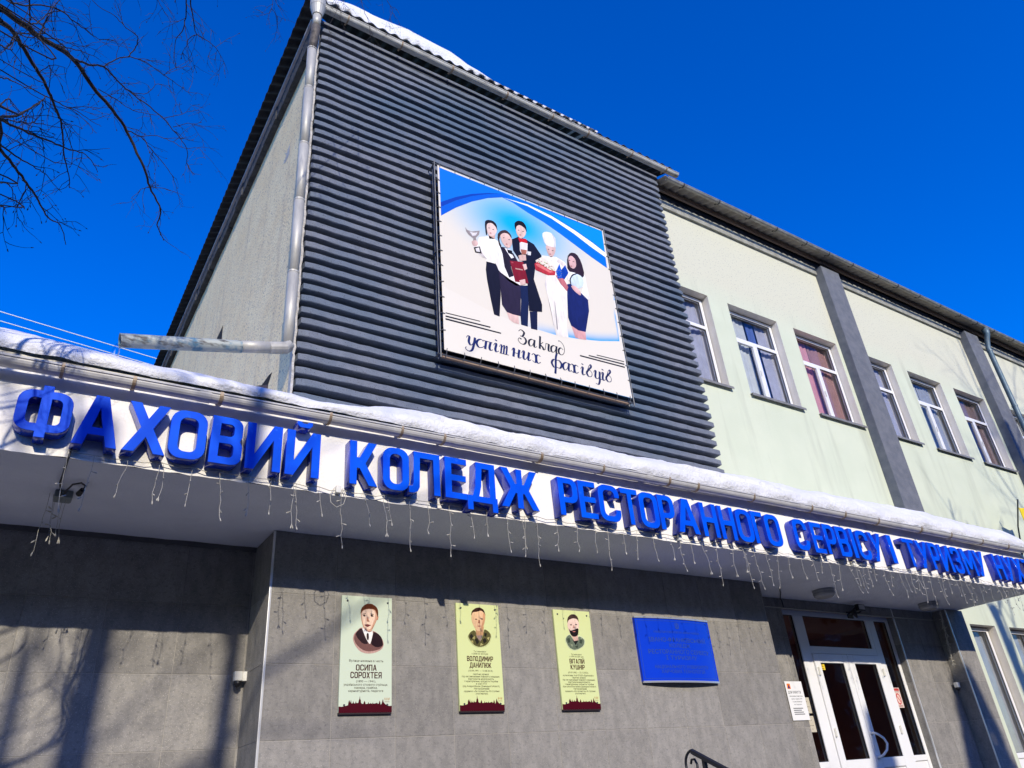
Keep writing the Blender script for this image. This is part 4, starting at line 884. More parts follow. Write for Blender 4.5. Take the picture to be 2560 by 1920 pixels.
('f',11,(240,210,60),[(2.089,1.942),(2.098,1.949),(2.105,1.946),(2.097,1.941)]),
('f',11,(240,210,60),[(2.073,1.893),(2.081,1.9),(2.089,1.897),(2.08,1.892)]),
('f',11,(240,210,60),[(2.044,1.86),(2.052,1.867),(2.059,1.864),(2.051,1.859)]),
('f',11,(240,210,60),[(2.015,1.858),(2.023,1.865),(2.031,1.862),(2.022,1.857)]),
('f',11,(240,210,60),[(2.0,1.888),(2.009,1.895),(2.016,1.892),(2.008,1.887)]),
('f',11,(240,210,60),[(2.007,1.936),(2.015,1.943),(2.022,1.94),(2.014,1.935)]),
('f',11,(240,210,60),[(2.031,1.98),(2.039,1.987),(2.047,1.984),(2.038,1.979)]),
('f',11,(240,210,60),[(2.062,1.999),(2.07,2.006),(2.078,2.003),(2.069,1.998)]),
('f',11,(240,210,60),[(2.085,1.984),(2.094,1.991),(2.101,1.988),(2.093,1.983)]),
('f',8,(170,160,144),[(1.802,1.968),(1.819,1.987),(1.84,1.967),(1.822,1.963)]),
('f',8,(164,133,122),[(1.906,2.017),(1.923,2.035),(1.944,2.015),(1.926,2.012)]),
('f',8,(195,146,133),[(1.663,2.025),(1.68,2.043),(1.701,2.023),(1.683,2.02)]),
('f',8,(189,145,120),[(1.823,2.045),(1.84,2.063),(1.861,2.043),(1.843,2.04)]),
('f',8,(180,139,127),[(1.729,1.984),(1.746,2.003),(1.767,1.983),(1.749,1.979)]),
('f',8,(165,153,146),[(1.871,2.002),(1.888,2.021),(1.91,2.001),(1.891,1.997)]),
('f',8,(213,180,118),[(1.92,1.95),(1.937,1.968),(1.958,1.948),(1.94,1.945)]),
('f',8,(189,151,111),[(1.678,1.999),(1.694,2.017),(1.716,1.998),(1.698,1.994)]),
('f',8,(168,147,122),[(1.766,2.003),(1.783,2.022),(1.804,2.002),(1.786,1.999)]),
('f',8,(169,146,122),[(1.889,1.966),(1.906,1.984),(1.928,1.964),(1.909,1.961)]),
('f',8,(185,135,124),[(1.715,2.045),(1.731,2.063),(1.753,2.043),(1.735,2.04)]),
('f',8,(202,171,134),[(1.751,1.978),(1.767,1.997),(1.789,1.977),(1.771,1.974)]),
('f',8,(173,164,116),[(1.754,1.982),(1.771,2.001),(1.792,1.981),(1.774,1.977)]),
('f',8,(166,188,111),[(1.782,2.048),(1.799,2.067),(1.82,2.047),(1.802,2.043)]),
('f',8,(200,158,129),[(1.842,1.967),(1.859,1.986),(1.88,1.966),(1.862,1.962)]),
('f',8,(163,139,105),[(1.678,2.067),(1.695,2.085),(1.716,2.066),(1.698,2.062)]),
('f',8,(163,187,134),[(1.689,2.009),(1.706,2.027),(1.727,2.007),(1.709,2.004)]),
('f',8,(168,185,141),[(1.8,1.969),(1.816,1.987),(1.838,1.967),(1.82,1.964)]),
('f',8,(208,174,133),[(1.854,1.985),(1.871,2.003),(1.892,1.984),(1.874,1.98)]),
('f',8,(175,163,109),[(1.903,1.957),(1.92,1.976),(1.942,1.956),(1.923,1.952)]),
('f',8,(204,188,142),[(1.704,1.986),(1.721,2.004),(1.742,1.984),(1.724,1.981)]),
('f',8,(184,185,139),[(1.809,2.04),(1.826,2.058),(1.847,2.038),(1.829,2.035)]),
]
PORTRAITS={
 1:[(1,(196,158,146),[(0.114,0.615),(0.118,0.653),(0.133,0.677),(0.195,0.734),(0.242,0.704),(0.32,0.7),(0.372,0.67),(0.408,0.625),(0.421,0.579),(0.4,0.536),(0.331,0.503),(0.255,0.494),(0.187,0.511),(0.136,0.563)]),(2,(120,84,78),[(0.123,0.623),(0.133,0.669),(0.195,0.726),(0.242,0.704),(0.32,0.696),(0.39,0.655),(0.409,0.609),(0.413,0.571),(0.382,0.539),(0.323,0.521),(0.255,0.514),(0.195,0.534),(0.144,0.578)]),(3,(44,28,32),[(0.32,0.696),(0.381,0.663),(0.408,0.613),(0.413,0.569),(0.348,0.55),(0.286,0.581),(0.295,0.644)]),(3,(50,34,36),[(0.195,0.73),(0.231,0.657),(0.269,0.58),(0.211,0.58),(0.155,0.632),(0.138,0.673)]),(4,(238,232,224),[(0.195,0.734),(0.242,0.701),(0.269,0.682),(0.316,0.703),(0.287,0.582),(0.272,0.582),(0.233,0.642)]),(5,(54,38,36),[(0.247,0.677),(0.267,0.678),(0.271,0.626),(0.259,0.608),(0.246,0.635)]),(5,(206,160,132),[(0.184,0.843),(0.196,0.883),(0.239,0.898),(0.326,0.898),(0.354,0.868),(0.35,0.812),(0.333,0.771),(0.294,0.694),(0.251,0.692),(0.216,0.717),(0.194,0.781)]),(6,(238,206,180),[(0.195,0.848),(0.204,0.874),(0.247,0.893),(0.308,0.893),(0.331,0.867),(0.327,0.81),(0.31,0.77),(0.285,0.714),(0.255,0.707),(0.225,0.727),(0.203,0.781)]),(7,(96,48,24),[(0.181,0.841),(0.187,0.899),(0.229,0.94),(0.29,0.948),(0.34,0.922),(0.36,0.884),(0.358,0.818),(0.344,0.851),(0.326,0.897),(0.247,0.899),(0.2,0.879)]),(6,(200,140,110),[(0.347,0.835),(0.363,0.833),(0.358,0.802),(0.343,0.797)]),(7,(50,34,34),[(0.205,0.835),(0.222,0.843),(0.237,0.83),(0.218,0.824)]),(7,(50,34,34),[(0.279,0.837),(0.296,0.846),(0.315,0.832),(0.294,0.825)]),(7,(70,44,40),[(0.202,0.848),(0.236,0.854),(0.236,0.849),(0.202,0.842)]),(7,(70,44,40),[(0.276,0.854),(0.314,0.85),(0.314,0.845),(0.276,0.849)]),(7,(170,118,96),[(0.245,0.822),(0.254,0.821),(0.274,0.778),(0.243,0.781)]),(7,(112,56,52),[(0.219,0.75),(0.254,0.758),(0.291,0.749),(0.252,0.73)]),(7,(176,128,102),[(0.298,0.708),(0.333,0.77),(0.35,0.812),(0.338,0.795),(0.319,0.755),(0.294,0.718)])],
 2:[(1,(206,212,150),[(0.111,0.68),(0.154,0.736),(0.205,0.759),(0.318,0.773),(0.373,0.749),(0.406,0.703),(0.378,0.63),(0.321,0.588),(0.244,0.576),(0.18,0.593),(0.133,0.639)]),(2,(92,88,52),[(0.123,0.689),(0.153,0.73),(0.205,0.754),(0.233,0.691),(0.269,0.642),(0.305,0.728),(0.318,0.767),(0.367,0.744),(0.396,0.706),(0.368,0.64),(0.314,0.598),(0.245,0.586),(0.188,0.603),(0.143,0.65)]),(3,(40,38,30),[(0.141,0.69),(0.167,0.716),(0.183,0.687),(0.159,0.657)]),(3,(40,38,30),[(0.199,0.658),(0.23,0.676),(0.248,0.635),(0.221,0.609)]),(3,(38,36,30),[(0.315,0.73),(0.345,0.722),(0.335,0.688),(0.313,0.696)]),(3,(40,36,28),[(0.29,0.661),(0.322,0.679),(0.34,0.646),(0.302,0.62)]),(3,(170,160,100),[(0.17,0.67),(0.201,0.692),(0.199,0.658)]),(3,(180,170,108),[(0.342,0.68),(0.374,0.689),(0.361,0.655)]),(3,(176,168,110),[(0.268,0.627),(0.297,0.611),(0.256,0.597)]),(3,(170,160,100),[(0.148,0.644),(0.179,0.649),(0.182,0.616)]),(3,(150,128,120),[(0.214,0.707),(0.299,0.716),(0.264,0.642),(0.232,0.674)]),(4,(196,152,112),[(0.211,0.772),(0.314,0.79),(0.3,0.702),(0.222,0.698)]),(5,(226,186,146),[(0.173,0.893),(0.19,0.939),(0.247,0.937),(0.31,0.954),(0.34,0.919),(0.332,0.851),(0.309,0.789),(0.265,0.743),(0.234,0.742),(0.201,0.776),(0.174,0.835)]),(6,(200,150,112),[(0.308,0.928),(0.34,0.919),(0.332,0.851),(0.309,0.789),(0.265,0.743),(0.289,0.806),(0.309,0.867)]),(7,(58,34,22),[(0.168,0.884),(0.18,0.938),(0.228,0.971),(0.28,0.98),(0.327,0.955),(0.341,0.893),(0.328,0.923),(0.291,0.949),(0.236,0.931),(0.19,0.927)]),(7,(60,44,36),[(0.209,0.858),(0.227,0.865),(0.242,0.857),(0.225,0.851)]),(7,(60,44,36),[(0.278,0.863),(0.296,0.87),(0.312,0.862),(0.295,0.856)]),(7,(160,104,78),[(0.253,0.851),(0.268,0.852),(0.272,0.82),(0.247,0.819)]),(7,(160,92,80),[(0.233,0.791),(0.258,0.797),(0.282,0.792),(0.257,0.784)])],
 3:[(1,(206,216,170),[(0.113,0.691),(0.14,0.733),(0.196,0.758),(0.314,0.748),(0.371,0.73),(0.4,0.696),(0.376,0.636),(0.302,0.595),(0.223,0.578),(0.152,0.609)]),(2,(104,116,96),[(0.126,0.696),(0.154,0.733),(0.197,0.753),(0.239,0.686),(0.289,0.702),(0.313,0.739),(0.363,0.721),(0.388,0.696),(0.368,0.642),(0.298,0.604),(0.225,0.589),(0.161,0.618)]),(3,(60,70,58),[(0.148,0.706),(0.185,0.716),(0.19,0.671),(0.159,0.661)]),(3,(64,74,60),[(0.319,0.703),(0.361,0.704),(0.342,0.658),(0.313,0.666)]),(3,(150,158,130),[(0.187,0.653),(0.221,0.645),(0.206,0.618)]),(3,(60,70,58),[(0.242,0.628),(0.291,0.638),(0.275,0.61)]),(3,(150,160,134),[(0.341,0.731),(0.363,0.718),(0.337,0.703)]),(4,(34,36,34),[(0.22,0.699),(0.302,0.695),(0.256,0.641)]),(5,(216,178,160),[(0.212,0.744),(0.298,0.748),(0.302,0.693),(0.239,0.684)]),(6,(234,204,188),[(0.172,0.853),(0.188,0.909),(0.238,0.926),(0.31,0.924),(0.337,0.888),(0.327,0.832),(0.296,0.747),(0.257,0.73),(0.217,0.735),(0.192,0.771),(0.18,0.807)]),(7,(70,52,46),[(0.174,0.867),(0.184,0.928),(0.232,0.967),(0.293,0.972),(0.333,0.939),(0.333,0.883),(0.319,0.923),(0.25,0.925),(0.195,0.904)]),(7,(34,28,28),[(0.185,0.821),(0.205,0.79),(0.254,0.803),(0.322,0.827),(0.312,0.766),(0.277,0.732),(0.234,0.729),(0.201,0.75)]),(8,(190,120,112),[(0.227,0.783),(0.257,0.789),(0.282,0.786),(0.255,0.777)]),(8,(60,46,44),[(0.204,0.854),(0.224,0.861),(0.242,0.854),(0.222,0.848)]),(8,(60,46,44),[(0.274,0.859),(0.294,0.867),(0.312,0.86),(0.292,0.853)]),(8,(196,150,134),[(0.251,0.852),(0.268,0.852),(0.271,0.82),(0.242,0.819)])],
}
LIMBS=[
(0.016,0.007,[(-0.944,-3.6,5.337),(-0.677,-3.286,5.991),(-0.423,-2.971,6.642),(-0.11,-2.657,7.337),(0.118,-2.343,7.979),(0.844,-2.029,9.058),(1.576,-1.714,10.152),(2.278,-1.4,11.193)]),
(0.034,0.005,[(-0.778,-3.0,5.823),(-0.656,-2.867,5.905),(-0.602,-2.733,6.003),(-0.503,-2.6,6.122),(-0.416,-2.467,6.208),(-0.281,-2.333,6.17),(-0.132,-2.2,6.142),(-0.018,-2.067,6.128),(0.144,-1.933,5.966),(0.218,-1.8,5.911),(0.331,-1.667,5.833),(0.34,-1.533,5.784),(0.414,-1.4,5.756)]),
(0.013,0.003,[(-0.414,-2.5,6.179),(-0.333,-2.356,6.34),(-0.259,-2.211,6.526),(-0.134,-2.067,6.583),(-0.026,-1.922,6.662),(0.174,-1.778,6.71),(0.304,-1.633,6.743),(0.447,-1.489,6.733),(0.49,-1.344,6.683),(0.573,-1.2,6.739)]),
(0.009,0.003,[(-0.259,-2.2,6.539),(-0.212,-2.067,6.8),(-0.133,-1.933,7.043),(-0.023,-1.8,7.219),(0.147,-1.667,7.299),(0.329,-1.533,7.374),(0.411,-1.4,7.473)]),
(0.007,0.003,[(-0.131,-2.0,6.966),(-0.097,-2.067,7.042),(-0.101,-2.133,7.072),(-0.185,-2.2,7.046),(-0.28,-2.267,7.044),(-0.433,-2.333,7.032),(-0.542,-2.4,7.369)]),
(0.005,0.002,[(0.143,-1.8,7.148),(0.227,-1.7,7.402),(0.35,-1.6,7.614)]),
(0.005,0.002,[(-0.04,-1.9,6.704),(0.052,-1.967,6.687),(0.109,-2.033,6.758),(0.194,-2.1,6.709)]),
(0.005,0.002,[(0.22,-1.6,6.87),(0.339,-1.467,7.109),(0.49,-1.333,7.391),(0.598,-1.2,7.43)]),
(0.005,0.002,[(0.309,-1.5,6.905),(0.437,-1.6,6.923),(0.54,-1.7,6.823)]),
(0.008,0.002,[(-0.02,-1.9,6.299),(0.082,-1.78,6.401),(0.192,-1.66,6.408),(0.336,-1.54,6.379),(0.424,-1.42,6.349),(0.498,-1.3,6.255)]),
(0.005,0.002,[(0.081,-1.8,6.382),(0.171,-1.88,6.361),(0.279,-1.96,6.289),(0.389,-2.04,6.186),(0.477,-2.12,6.155),(0.523,-2.2,5.99)]),
(0.005,0.002,[(0.227,-1.6,6.087),(0.356,-1.5,6.206),(0.437,-1.4,6.285)]),
(0.005,0.002,[(0.227,-1.6,6.087),(0.165,-1.7,5.941),(0.116,-1.8,5.74)]),
(0.006,0.003,[(-0.249,-2.2,6.302),(-0.136,-2.1,6.375),(-0.012,-2.0,6.423),(0.171,-1.9,6.575)]),
(0.022,0.004,[(-0.715,-3.2,5.502),(-0.652,-3.089,5.565),(-0.604,-2.978,5.581),(-0.524,-2.867,5.568),(-0.456,-2.756,5.552),(-0.415,-2.644,5.555),(-0.371,-2.533,5.553),(-0.332,-2.422,5.445),(-0.282,-2.311,5.379),(-0.255,-2.2,5.338)]),
(0.005,0.002,[(-0.533,-2.8,5.637),(-0.493,-2.7,5.846),(-0.43,-2.6,5.97)]),
(0.007,0.002,[(-0.457,-2.6,5.661),(-0.385,-2.5,5.735),(-0.321,-2.4,5.83),(-0.226,-2.3,5.879),(-0.171,-2.2,5.963)]),
(0.005,0.002,[(-0.374,-2.5,5.584),(-0.324,-2.4,5.697),(-0.266,-2.3,5.79)]),
(0.005,0.002,[(-0.474,-2.6,5.707),(-0.489,-2.65,5.76),(-0.49,-2.7,5.877)]),
(0.012,0.004,[(-0.536,-3.4,4.642),(-0.485,-3.267,4.827),(-0.443,-3.133,5.07),(-0.437,-3.0,5.276)]),
(0.011,0.003,[(-0.534,-3.4,4.632),(-0.433,-3.24,4.747),(-0.344,-3.08,4.88),(-0.242,-2.92,5.012),(-0.188,-2.76,5.163),(-0.117,-2.6,5.2)]),
(0.014,0.003,[(-0.509,-3.3,4.537),(-0.446,-3.15,4.574),(-0.382,-3.0,4.606),(-0.328,-2.85,4.635),(-0.287,-2.7,4.672),(-0.229,-2.55,4.756),(-0.178,-2.4,4.735)]),
(0.008,0.002,[(-0.514,-3.3,4.561),(-0.456,-3.2,4.61),(-0.38,-3.1,4.662),(-0.326,-3.0,4.71),(-0.244,-2.9,4.709)]),
(0.006,0.002,[(-0.55,-3.3,4.724),(-0.473,-3.233,4.811),(-0.405,-3.167,4.903),(-0.321,-3.1,4.979)]),
(0.01,0.004,[(-0.694,-3.2,6.102),(-0.652,-3.067,5.901),(-0.651,-2.933,5.958),(-0.648,-2.8,6.002)]),
(0.01,0.003,[(0.069,-2.6,7.572),(0.151,-2.48,7.355),(0.186,-2.36,7.281),(0.19,-2.24,7.219),(0.165,-2.12,7.231),(0.19,-2.0,7.097)]),
(0.01,0.002,[(0.111,-2.6,7.602),(0.179,-2.433,7.439),(0.241,-2.267,7.421),(0.307,-2.1,7.432),(0.46,-1.933,7.593),(0.572,-1.767,7.672),(0.665,-1.6,7.706)]),
(0.006,0.002,[(0.302,-2.2,7.296),(0.246,-2.1,7.29),(0.306,-2.0,7.172)]),
(0.006,0.002,[(0.867,-1.9,9.263),(0.911,-1.86,8.964),(0.926,-1.82,8.827),(0.938,-1.78,8.64),(0.894,-1.74,8.574),(0.818,-1.7,8.545)]),
(0.005,0.002,[(0.922,-1.9,8.474),(1.061,-1.6,8.784)]),
(0.006,0.002,[(-0.117,-2.4,7.702),(-0.08,-2.35,7.513),(-0.047,-2.3,7.425),(0.03,-2.25,7.349),(0.103,-2.2,7.316)]),
(0.01,0.003,[(-0.731,-3.1,5.798),(-0.701,-2.98,5.935),(-0.561,-2.86,6.171),(-0.452,-2.74,6.253),(-0.355,-2.62,6.341),(-0.303,-2.5,6.456)]),
(0.008,0.003,[(-0.562,-3.0,5.707),(-0.559,-2.9,6.098),(-0.539,-2.8,6.402)]),
(0.007,0.002,[(-0.469,-2.9,5.804),(-0.381,-2.65,6.112),(-0.288,-2.4,6.384)]),
(0.007,0.002,[(-0.668,-3.0,5.662),(-0.658,-3.1,5.454),(-0.662,-3.2,5.256)]),
(0.006,0.002,[(-0.609,-3.3,4.995),(-0.568,-3.233,5.069),(-0.512,-3.167,5.116),(-0.475,-3.1,5.204)]),
(0.006,0.002,[(-0.577,-2.9,5.818),(-0.476,-2.8,5.975),(-0.4,-2.7,6.087),(-0.314,-2.6,6.28)]),
(0.007,0.002,[(-0.615,-3.1,5.672),(-0.581,-3.025,5.797),(-0.553,-2.95,6.008),(-0.457,-2.875,6.158),(-0.394,-2.8,6.188)]),
(0.007,0.002,[(-0.638,-3.4,5.11),(-0.608,-3.333,5.172),(-0.616,-3.267,5.321),(-0.628,-3.2,5.459)]),
(0.006,0.002,[(-0.439,-3.5,4.179),(-0.423,-3.4,4.263),(-0.402,-3.3,4.3),(-0.386,-3.2,4.311)]),
(0.005,0.002,[(-0.411,-3.5,4.053),(-0.404,-3.4,4.12),(-0.404,-3.3,4.164)]),
(0.007,0.002,[(-0.569,-3.3,4.812),(-0.559,-3.2,4.969),(-0.545,-3.1,5.022),(-0.51,-3.0,5.085)]),
(0.006,0.002,[(1.625,-1.5,10.503),(1.649,-1.45,9.93),(1.715,-1.4,9.7),(1.655,-1.35,9.385),(1.731,-1.3,9.335)]),
(0.007,0.002,[(1.908,-1.4,10.884),(1.998,-1.36,10.38),(2.06,-1.32,10.116),(2.161,-1.28,9.913),(2.201,-1.24,9.729),(2.279,-1.2,9.657)]),
(0.006,0.002,[(2.278,-1.4,11.193),(2.316,-1.325,10.61),(2.477,-1.25,10.452),(2.47,-1.175,10.263),(2.557,-1.1,10.295)]),
(0.005,0.002,[(1.675,-1.4,10.69),(1.765,-1.375,10.12),(1.821,-1.35,9.9),(1.782,-1.325,9.674),(1.89,-1.3,9.555)]),
]
# ------------------------------------------------------------------ banner on the ribbed wall
BX,BZ,BY,BW,BH = 3.93,6.65,0.33,3.14,3.225
bn = thing('banner', 'printed banner of five people in uniform tied to a frame on the ribbed wall', 'banner', (BX+BW/2,BY,BZ))
SKY = BANNER[0][3]; LOWC = sorted(SKY[12:], key=lambda p: p[0])
def lowz(x):
    for a,b in zip(LOWC,LOWC[1:]):
        if a[0] <= x <= b[0]: return a[1]+(b[1]-a[1])*(x-a[0])/max(1e-6,b[0]-a[0])
    return LOWC[0][1] if x < LOWC[0][0] else LOWC[-1][1]
def skycol(x, z):
    base = (0.74,0.685,0.57); w = (0.76,0.71,0.60); blue = (0.0,0.40,0.74); lb = (0.0,0.33,0.78)
    d = math.hypot((x-1.35)/1.55,(z-2.62)/1.0); t = max(0.0,1-d); t = t*t*(3-2*t)*1.05; t = min(1,t)
    c = [base[i]+(blue[i]-base[i])*t for i in range(3)]
    h = max(0.0,z-lowz(x))
    t = max(0.0,1-h/0.20)*max(0.0,min(1.0,(x-0.9)/1.0)); t *= t
    return tuple(c[i]+(lb[i]-c[i])*t for i in range(3))
sh = MB().box(BX,BX+BW,BY+0.0005,BY+0.004,BZ,BZ+BH).build('sheet', 'banner_back', bn)
pr = Print(); n = 72
def bul(x,z):      # the cloth sags a little between its ties
    return 0.006*math.sin(x*5.1+z)*math.sin(z*4.3)
for j in range(n):
    for i in range(n):
        q = [(BW*(i+a)/n,BH*(j+b)/n) for a,b in ((0,0),(1,0),(1,1),(0,1))]
        pr.add([(BX+p[0],BY-0.0004,BZ+p[1]) for p in q],[(0,1,2,3)],[skycol(*p) for p in q])
pr.build('printed_ground', 'ink', sh)
pw = Print()
LOWX = [(0.0,LOWC[0][1])]+LOWC+[(BW,LOWC[-1][1])]
for a,b in zip(LOWX,LOWX[1:]): pw.add([(BX+min(max(q[0],0.002),BW-0.002),BY-0.0009,BZ+q[1]) for q in ((a[0],0.004),(b[0],0.004),b,a)],[(0,1,2,3)],(0.76,0.71,0.60))
pw.build('printed_foot', 'ink', sh)
groups = {}
for (nm,ly,col,pts) in BANNER[1:]:
    key = 'printed_swoosh' if ly <= 3 else ({'l':'printed_lines','r':'printed_lines.001'}[nm[0]] if nm in ('l1','l2','l3','r1','r2','r3') else 'printed_people')
    pts = [(min(max(x,0.004),BW-0.004),min(max(z,0.004),BH-0.004)) for x,z in pts]
    groups.setdefault(key,Print()).poly(pts, ly+1, col, BX, BZ, BY, shade=0.30 if key == 'printed_people' else 0.0, soft=nm[:4] in ('face','hair','hand','glob','hat','bow3','neck'))
for k,p in groups.items(): p.build(k.split('.')[0], 'ink_people' if 'people' in k else 'ink', sh)
GL = {
 'у':[[(0,.75),(.15,1),(.3,.9),(.22,.35),(.38,.02),(.62,.25),(.88,1.0)],[(.88,1.0),(.72,.2),(.5,-.5),(.15,-.72),(-.15,-.5),(-.05,-.3)]],
 'с':[[(.75,.8),(.55,1),(.2,.8),(.05,.4),(.25,.02),(.6,.1),(.8,.3)]],
 'п':[[(0,.95),(.95,.95)],[(.32,.95),(.16,0)],[(.78,.95),(.62,.3),(.72,.02),(.95,.15)]],
 'і':[[(.05,.7),(.22,1),(.34,.9),(.2,.3),(.3,.02),(.55,.2)],[(.36,1.42),(.32,1.30)]],
 'ш':[[(.05,.7),(.2,1.0),(.3,.9),(.16,0)],[(.3,.6),(.5,1),(.58,.9),(.44,0)],[(.6,.6),(.79,1),(.86,.9),(.73,.05)],[(.02,0),(1.0,.02)]],
 'н':[[(.05,.7),(.2,1),(.3,.9),(.16,0)],[(.2,.5),(.75,.5)],[(.88,1),(.72,.2),(.82,.02),(1.02,.15)]],
 'и':[[(.05,.7),(.2,1),(.32,.9),(.2,.25),(.35,.02),(.6,.35),(.88,1)],[(.88,1),(.72,.2),(.82,.02),(1.02,.2)]],
 'х':[[(0,.8),(.2,1),(.42,.8),(.4,.2),(.25,0),(.02,.15)],[(.95,.85),(.75,1),(.5,.8),(.47,.2),(.65,0),(.92,.2)]],
 'ф':[[(.72,1.78),(.55,1.2),(.4,0),(.27,-.75)],[(.62,.9),(.27,.95),(0,.5),(.2,.02),(.45,.15)],[(.5,.88),(.88,1),(1.15,.6),(.92,.08),(.45,.1)]],
 'а':[[(.75,.85),(.5,1),(.15,.75),(.05,.3),(.2,.02),(.5,.25),(.78,.95)],[(.82,1),(.68,.2),(.8,.02),(1.02,.2)]],
 'в':[[(.1,.5),(.45,1.3),(.66,1.58),(.72,1.3),(.32,.8),(.08,.4),(.25,.02),(.6,.1),(.74,.5),(.55,.8),(.35,.8)]],
 'ц':[[(.05,.7),(.2,1),(.32,.9),(.18,.25),(.35,.02),(.6,.2),(.82,1)],[(.82,1),(.7,0),(.6,-.4),(.4,-.68),(.12,-.6)],[(.6,.02),(1.02,.06)]],
 'З':[[(.15,1.6),(.45,1.88),(.82,1.6),(.6,1.1),(.3,1.02)],[(.3,1.02),(.8,.92),(.97,.5),(.7,.05),(.3,0),(0,.35),(.15,.7),(.42,.6)]],
 'к':[[(.38,1.75),(.15,0)],[(.2,.5),(.5,.85),(.68,1)],[(.3,.55),(.55,.3),(.66,.02),(.88,.15)]],
 'л':[[(0,.12),(.1,0),(.27,.2),(.45,1)],[(.45,.98),(.82,.98)],[(.82,1),(.68,.2),(.8,.02),(1.02,.2)]],
 'д':[[(.7,.75),(.4,.95),(.1,.6),(.1,.15),(.4,0),(.72,.3),(.88,.9),(.76,1.5),(.42,1.85),(.2,1.82)]],
}
def cr(pts, k=6):
    out = []; n = len(pts)
    for i in range(n-1):
        p0,p1,p2,p3 = pts[max(i-1,0)],pts[i],pts[i+1],pts[min(i+2,n-1)]
        for s in range(k):
            t = s/k; out.append(tuple(0.5*((2*p1[a])+(-p0[a]+p2[a])*t+(2*p0[a]-5*p1[a]+4*p2[a]-p3[a])*t*t+(-p0[a]+3*p1[a]-3*p2[a]+p3[a])*t**3) for a in (0,1)))
    return out+[pts[-1]]
def brush(pb, ch, x0, z0, s, layer, col, bold=0.10):
    for si,stk in enumerate(GL[ch]):
        c = cr([(x0+p[0]*s*1.1,z0+p[1]*s) for p in stk]); n = len(c); vs = []
        for i in range(n):
            a,b = c[max(i-1,0)],c[min(i+1,n-1)]; d = (b[0]-a[0],b[1]-a[1]); L = math.hypot(*d) or 1
            w = s*bold*(0.40+1.0*max(0,-d[1]/L)**1.2); nx_,nz_ = -d[1]/L*w,d[0]/L*w
            vs += [(BX+c[i][0]+nx_,BY-(layer+si)*0.0005,BZ+c[i][1]+nz_),(BX+c[i][0]-nx_,BY-(layer+si)*0.0005,BZ+c[i][1]-nz_)]
        pb.add(vs,[(2*i,2*i+1,2*i+3,2*i+2) for i in range(n-1)],lin(col))
for word,zz,s,xs,col in (('Заклад',.425,.125,(1.165,1.335,1.500,1.580,1.715,1.845),(26,32,52)),('успішних',.175,.138,(.335,.480,.590,.745,.835,1.035,1.195,1.372),(26,40,96)),('фахівців',.180,.136,(1.705,1.893,2.034,2.212,2.312,2.450,2.585,2.672),(26,38,88))):
    p = Print()
    for ch,x in zip(word,xs): brush(p,ch,x,zz,s,5,col,0.07 if ch == 'ш' else 0.095)
    p.build('lettering', 'ink', sh)
# steel frame: front and back tubes, ties through the grommets
fo_ = 0.04
for y,r,e in ((BY+0.02,0.010,fo_),(0.44,0.014,fo_-0.02)):
    x0,x1,z0,z1 = BX-e,BX+BW+e,BZ-e-0.02,BZ+BH+e
    for a,b in (((x0,y,z0-0.05),(x0,y,z1+0.04)),((x1,y,z0-0.05),(x1,y,z1+0.04)),((x0-0.03,y+0.012,z0),(x1+0.03,y+0.012,z0)),((x0-0.03,y+0.012,z1),(x1+0.03,y+0.012,z1))):
        MB().tube([a,b],r,6).build('frame_bar', 'frame_steel', bn)
MB().box(BX+0.01,BX+BW-0.01,0.40,0.44,BZ-0.065,BZ-0.005).build('bottom_board', 'board', bn, bev=0.004)
random.seed(8)
def tie(p,q): MB().tube([p,((p[0]+q[0])/2+random.uniform(-.01,.01),BY-0.014,(p[2]+q[2])/2+random.uniform(-.01,.01)),q],0.0055,5).build('tie', 'tie', bn)
for i in range(13):
    x = BX+0.04+(BW-0.08)*i/12
    tie((x,BY-0.004,BZ+0.03),(x+random.uniform(-.02,.02),BY+0.02,BZ-fo_-0.03-random.uniform(0,0.03)))
    tie((x,BY-0.004,BZ+BH-0.03),(x+random.uniform(-.03,.03),BY+0.02,BZ+BH+fo_+0.012))
for i in range(1,12):
    z = BZ+0.04+(BH-0.08)*i/12
    tie((BX+0.03,BY-0.004,z),(BX-fo_-0.01,BY+0.02,z+random.uniform(-.02,.02))); tie((BX+BW-0.03,BY-0.004,z),(BX+BW+fo_+0.01,BY+0.02,z+random.uniform(-.02,.02)))
for x in (BX-fo_,BX+BW+fo_):
    for z in (BZ-0.03,BZ+BH*0.5,BZ+BH+0.03): MB().tube([(x,BY+0.02,z),(x,0.56,z)],0.010,6).build('standoff', 'frame_steel', bn)

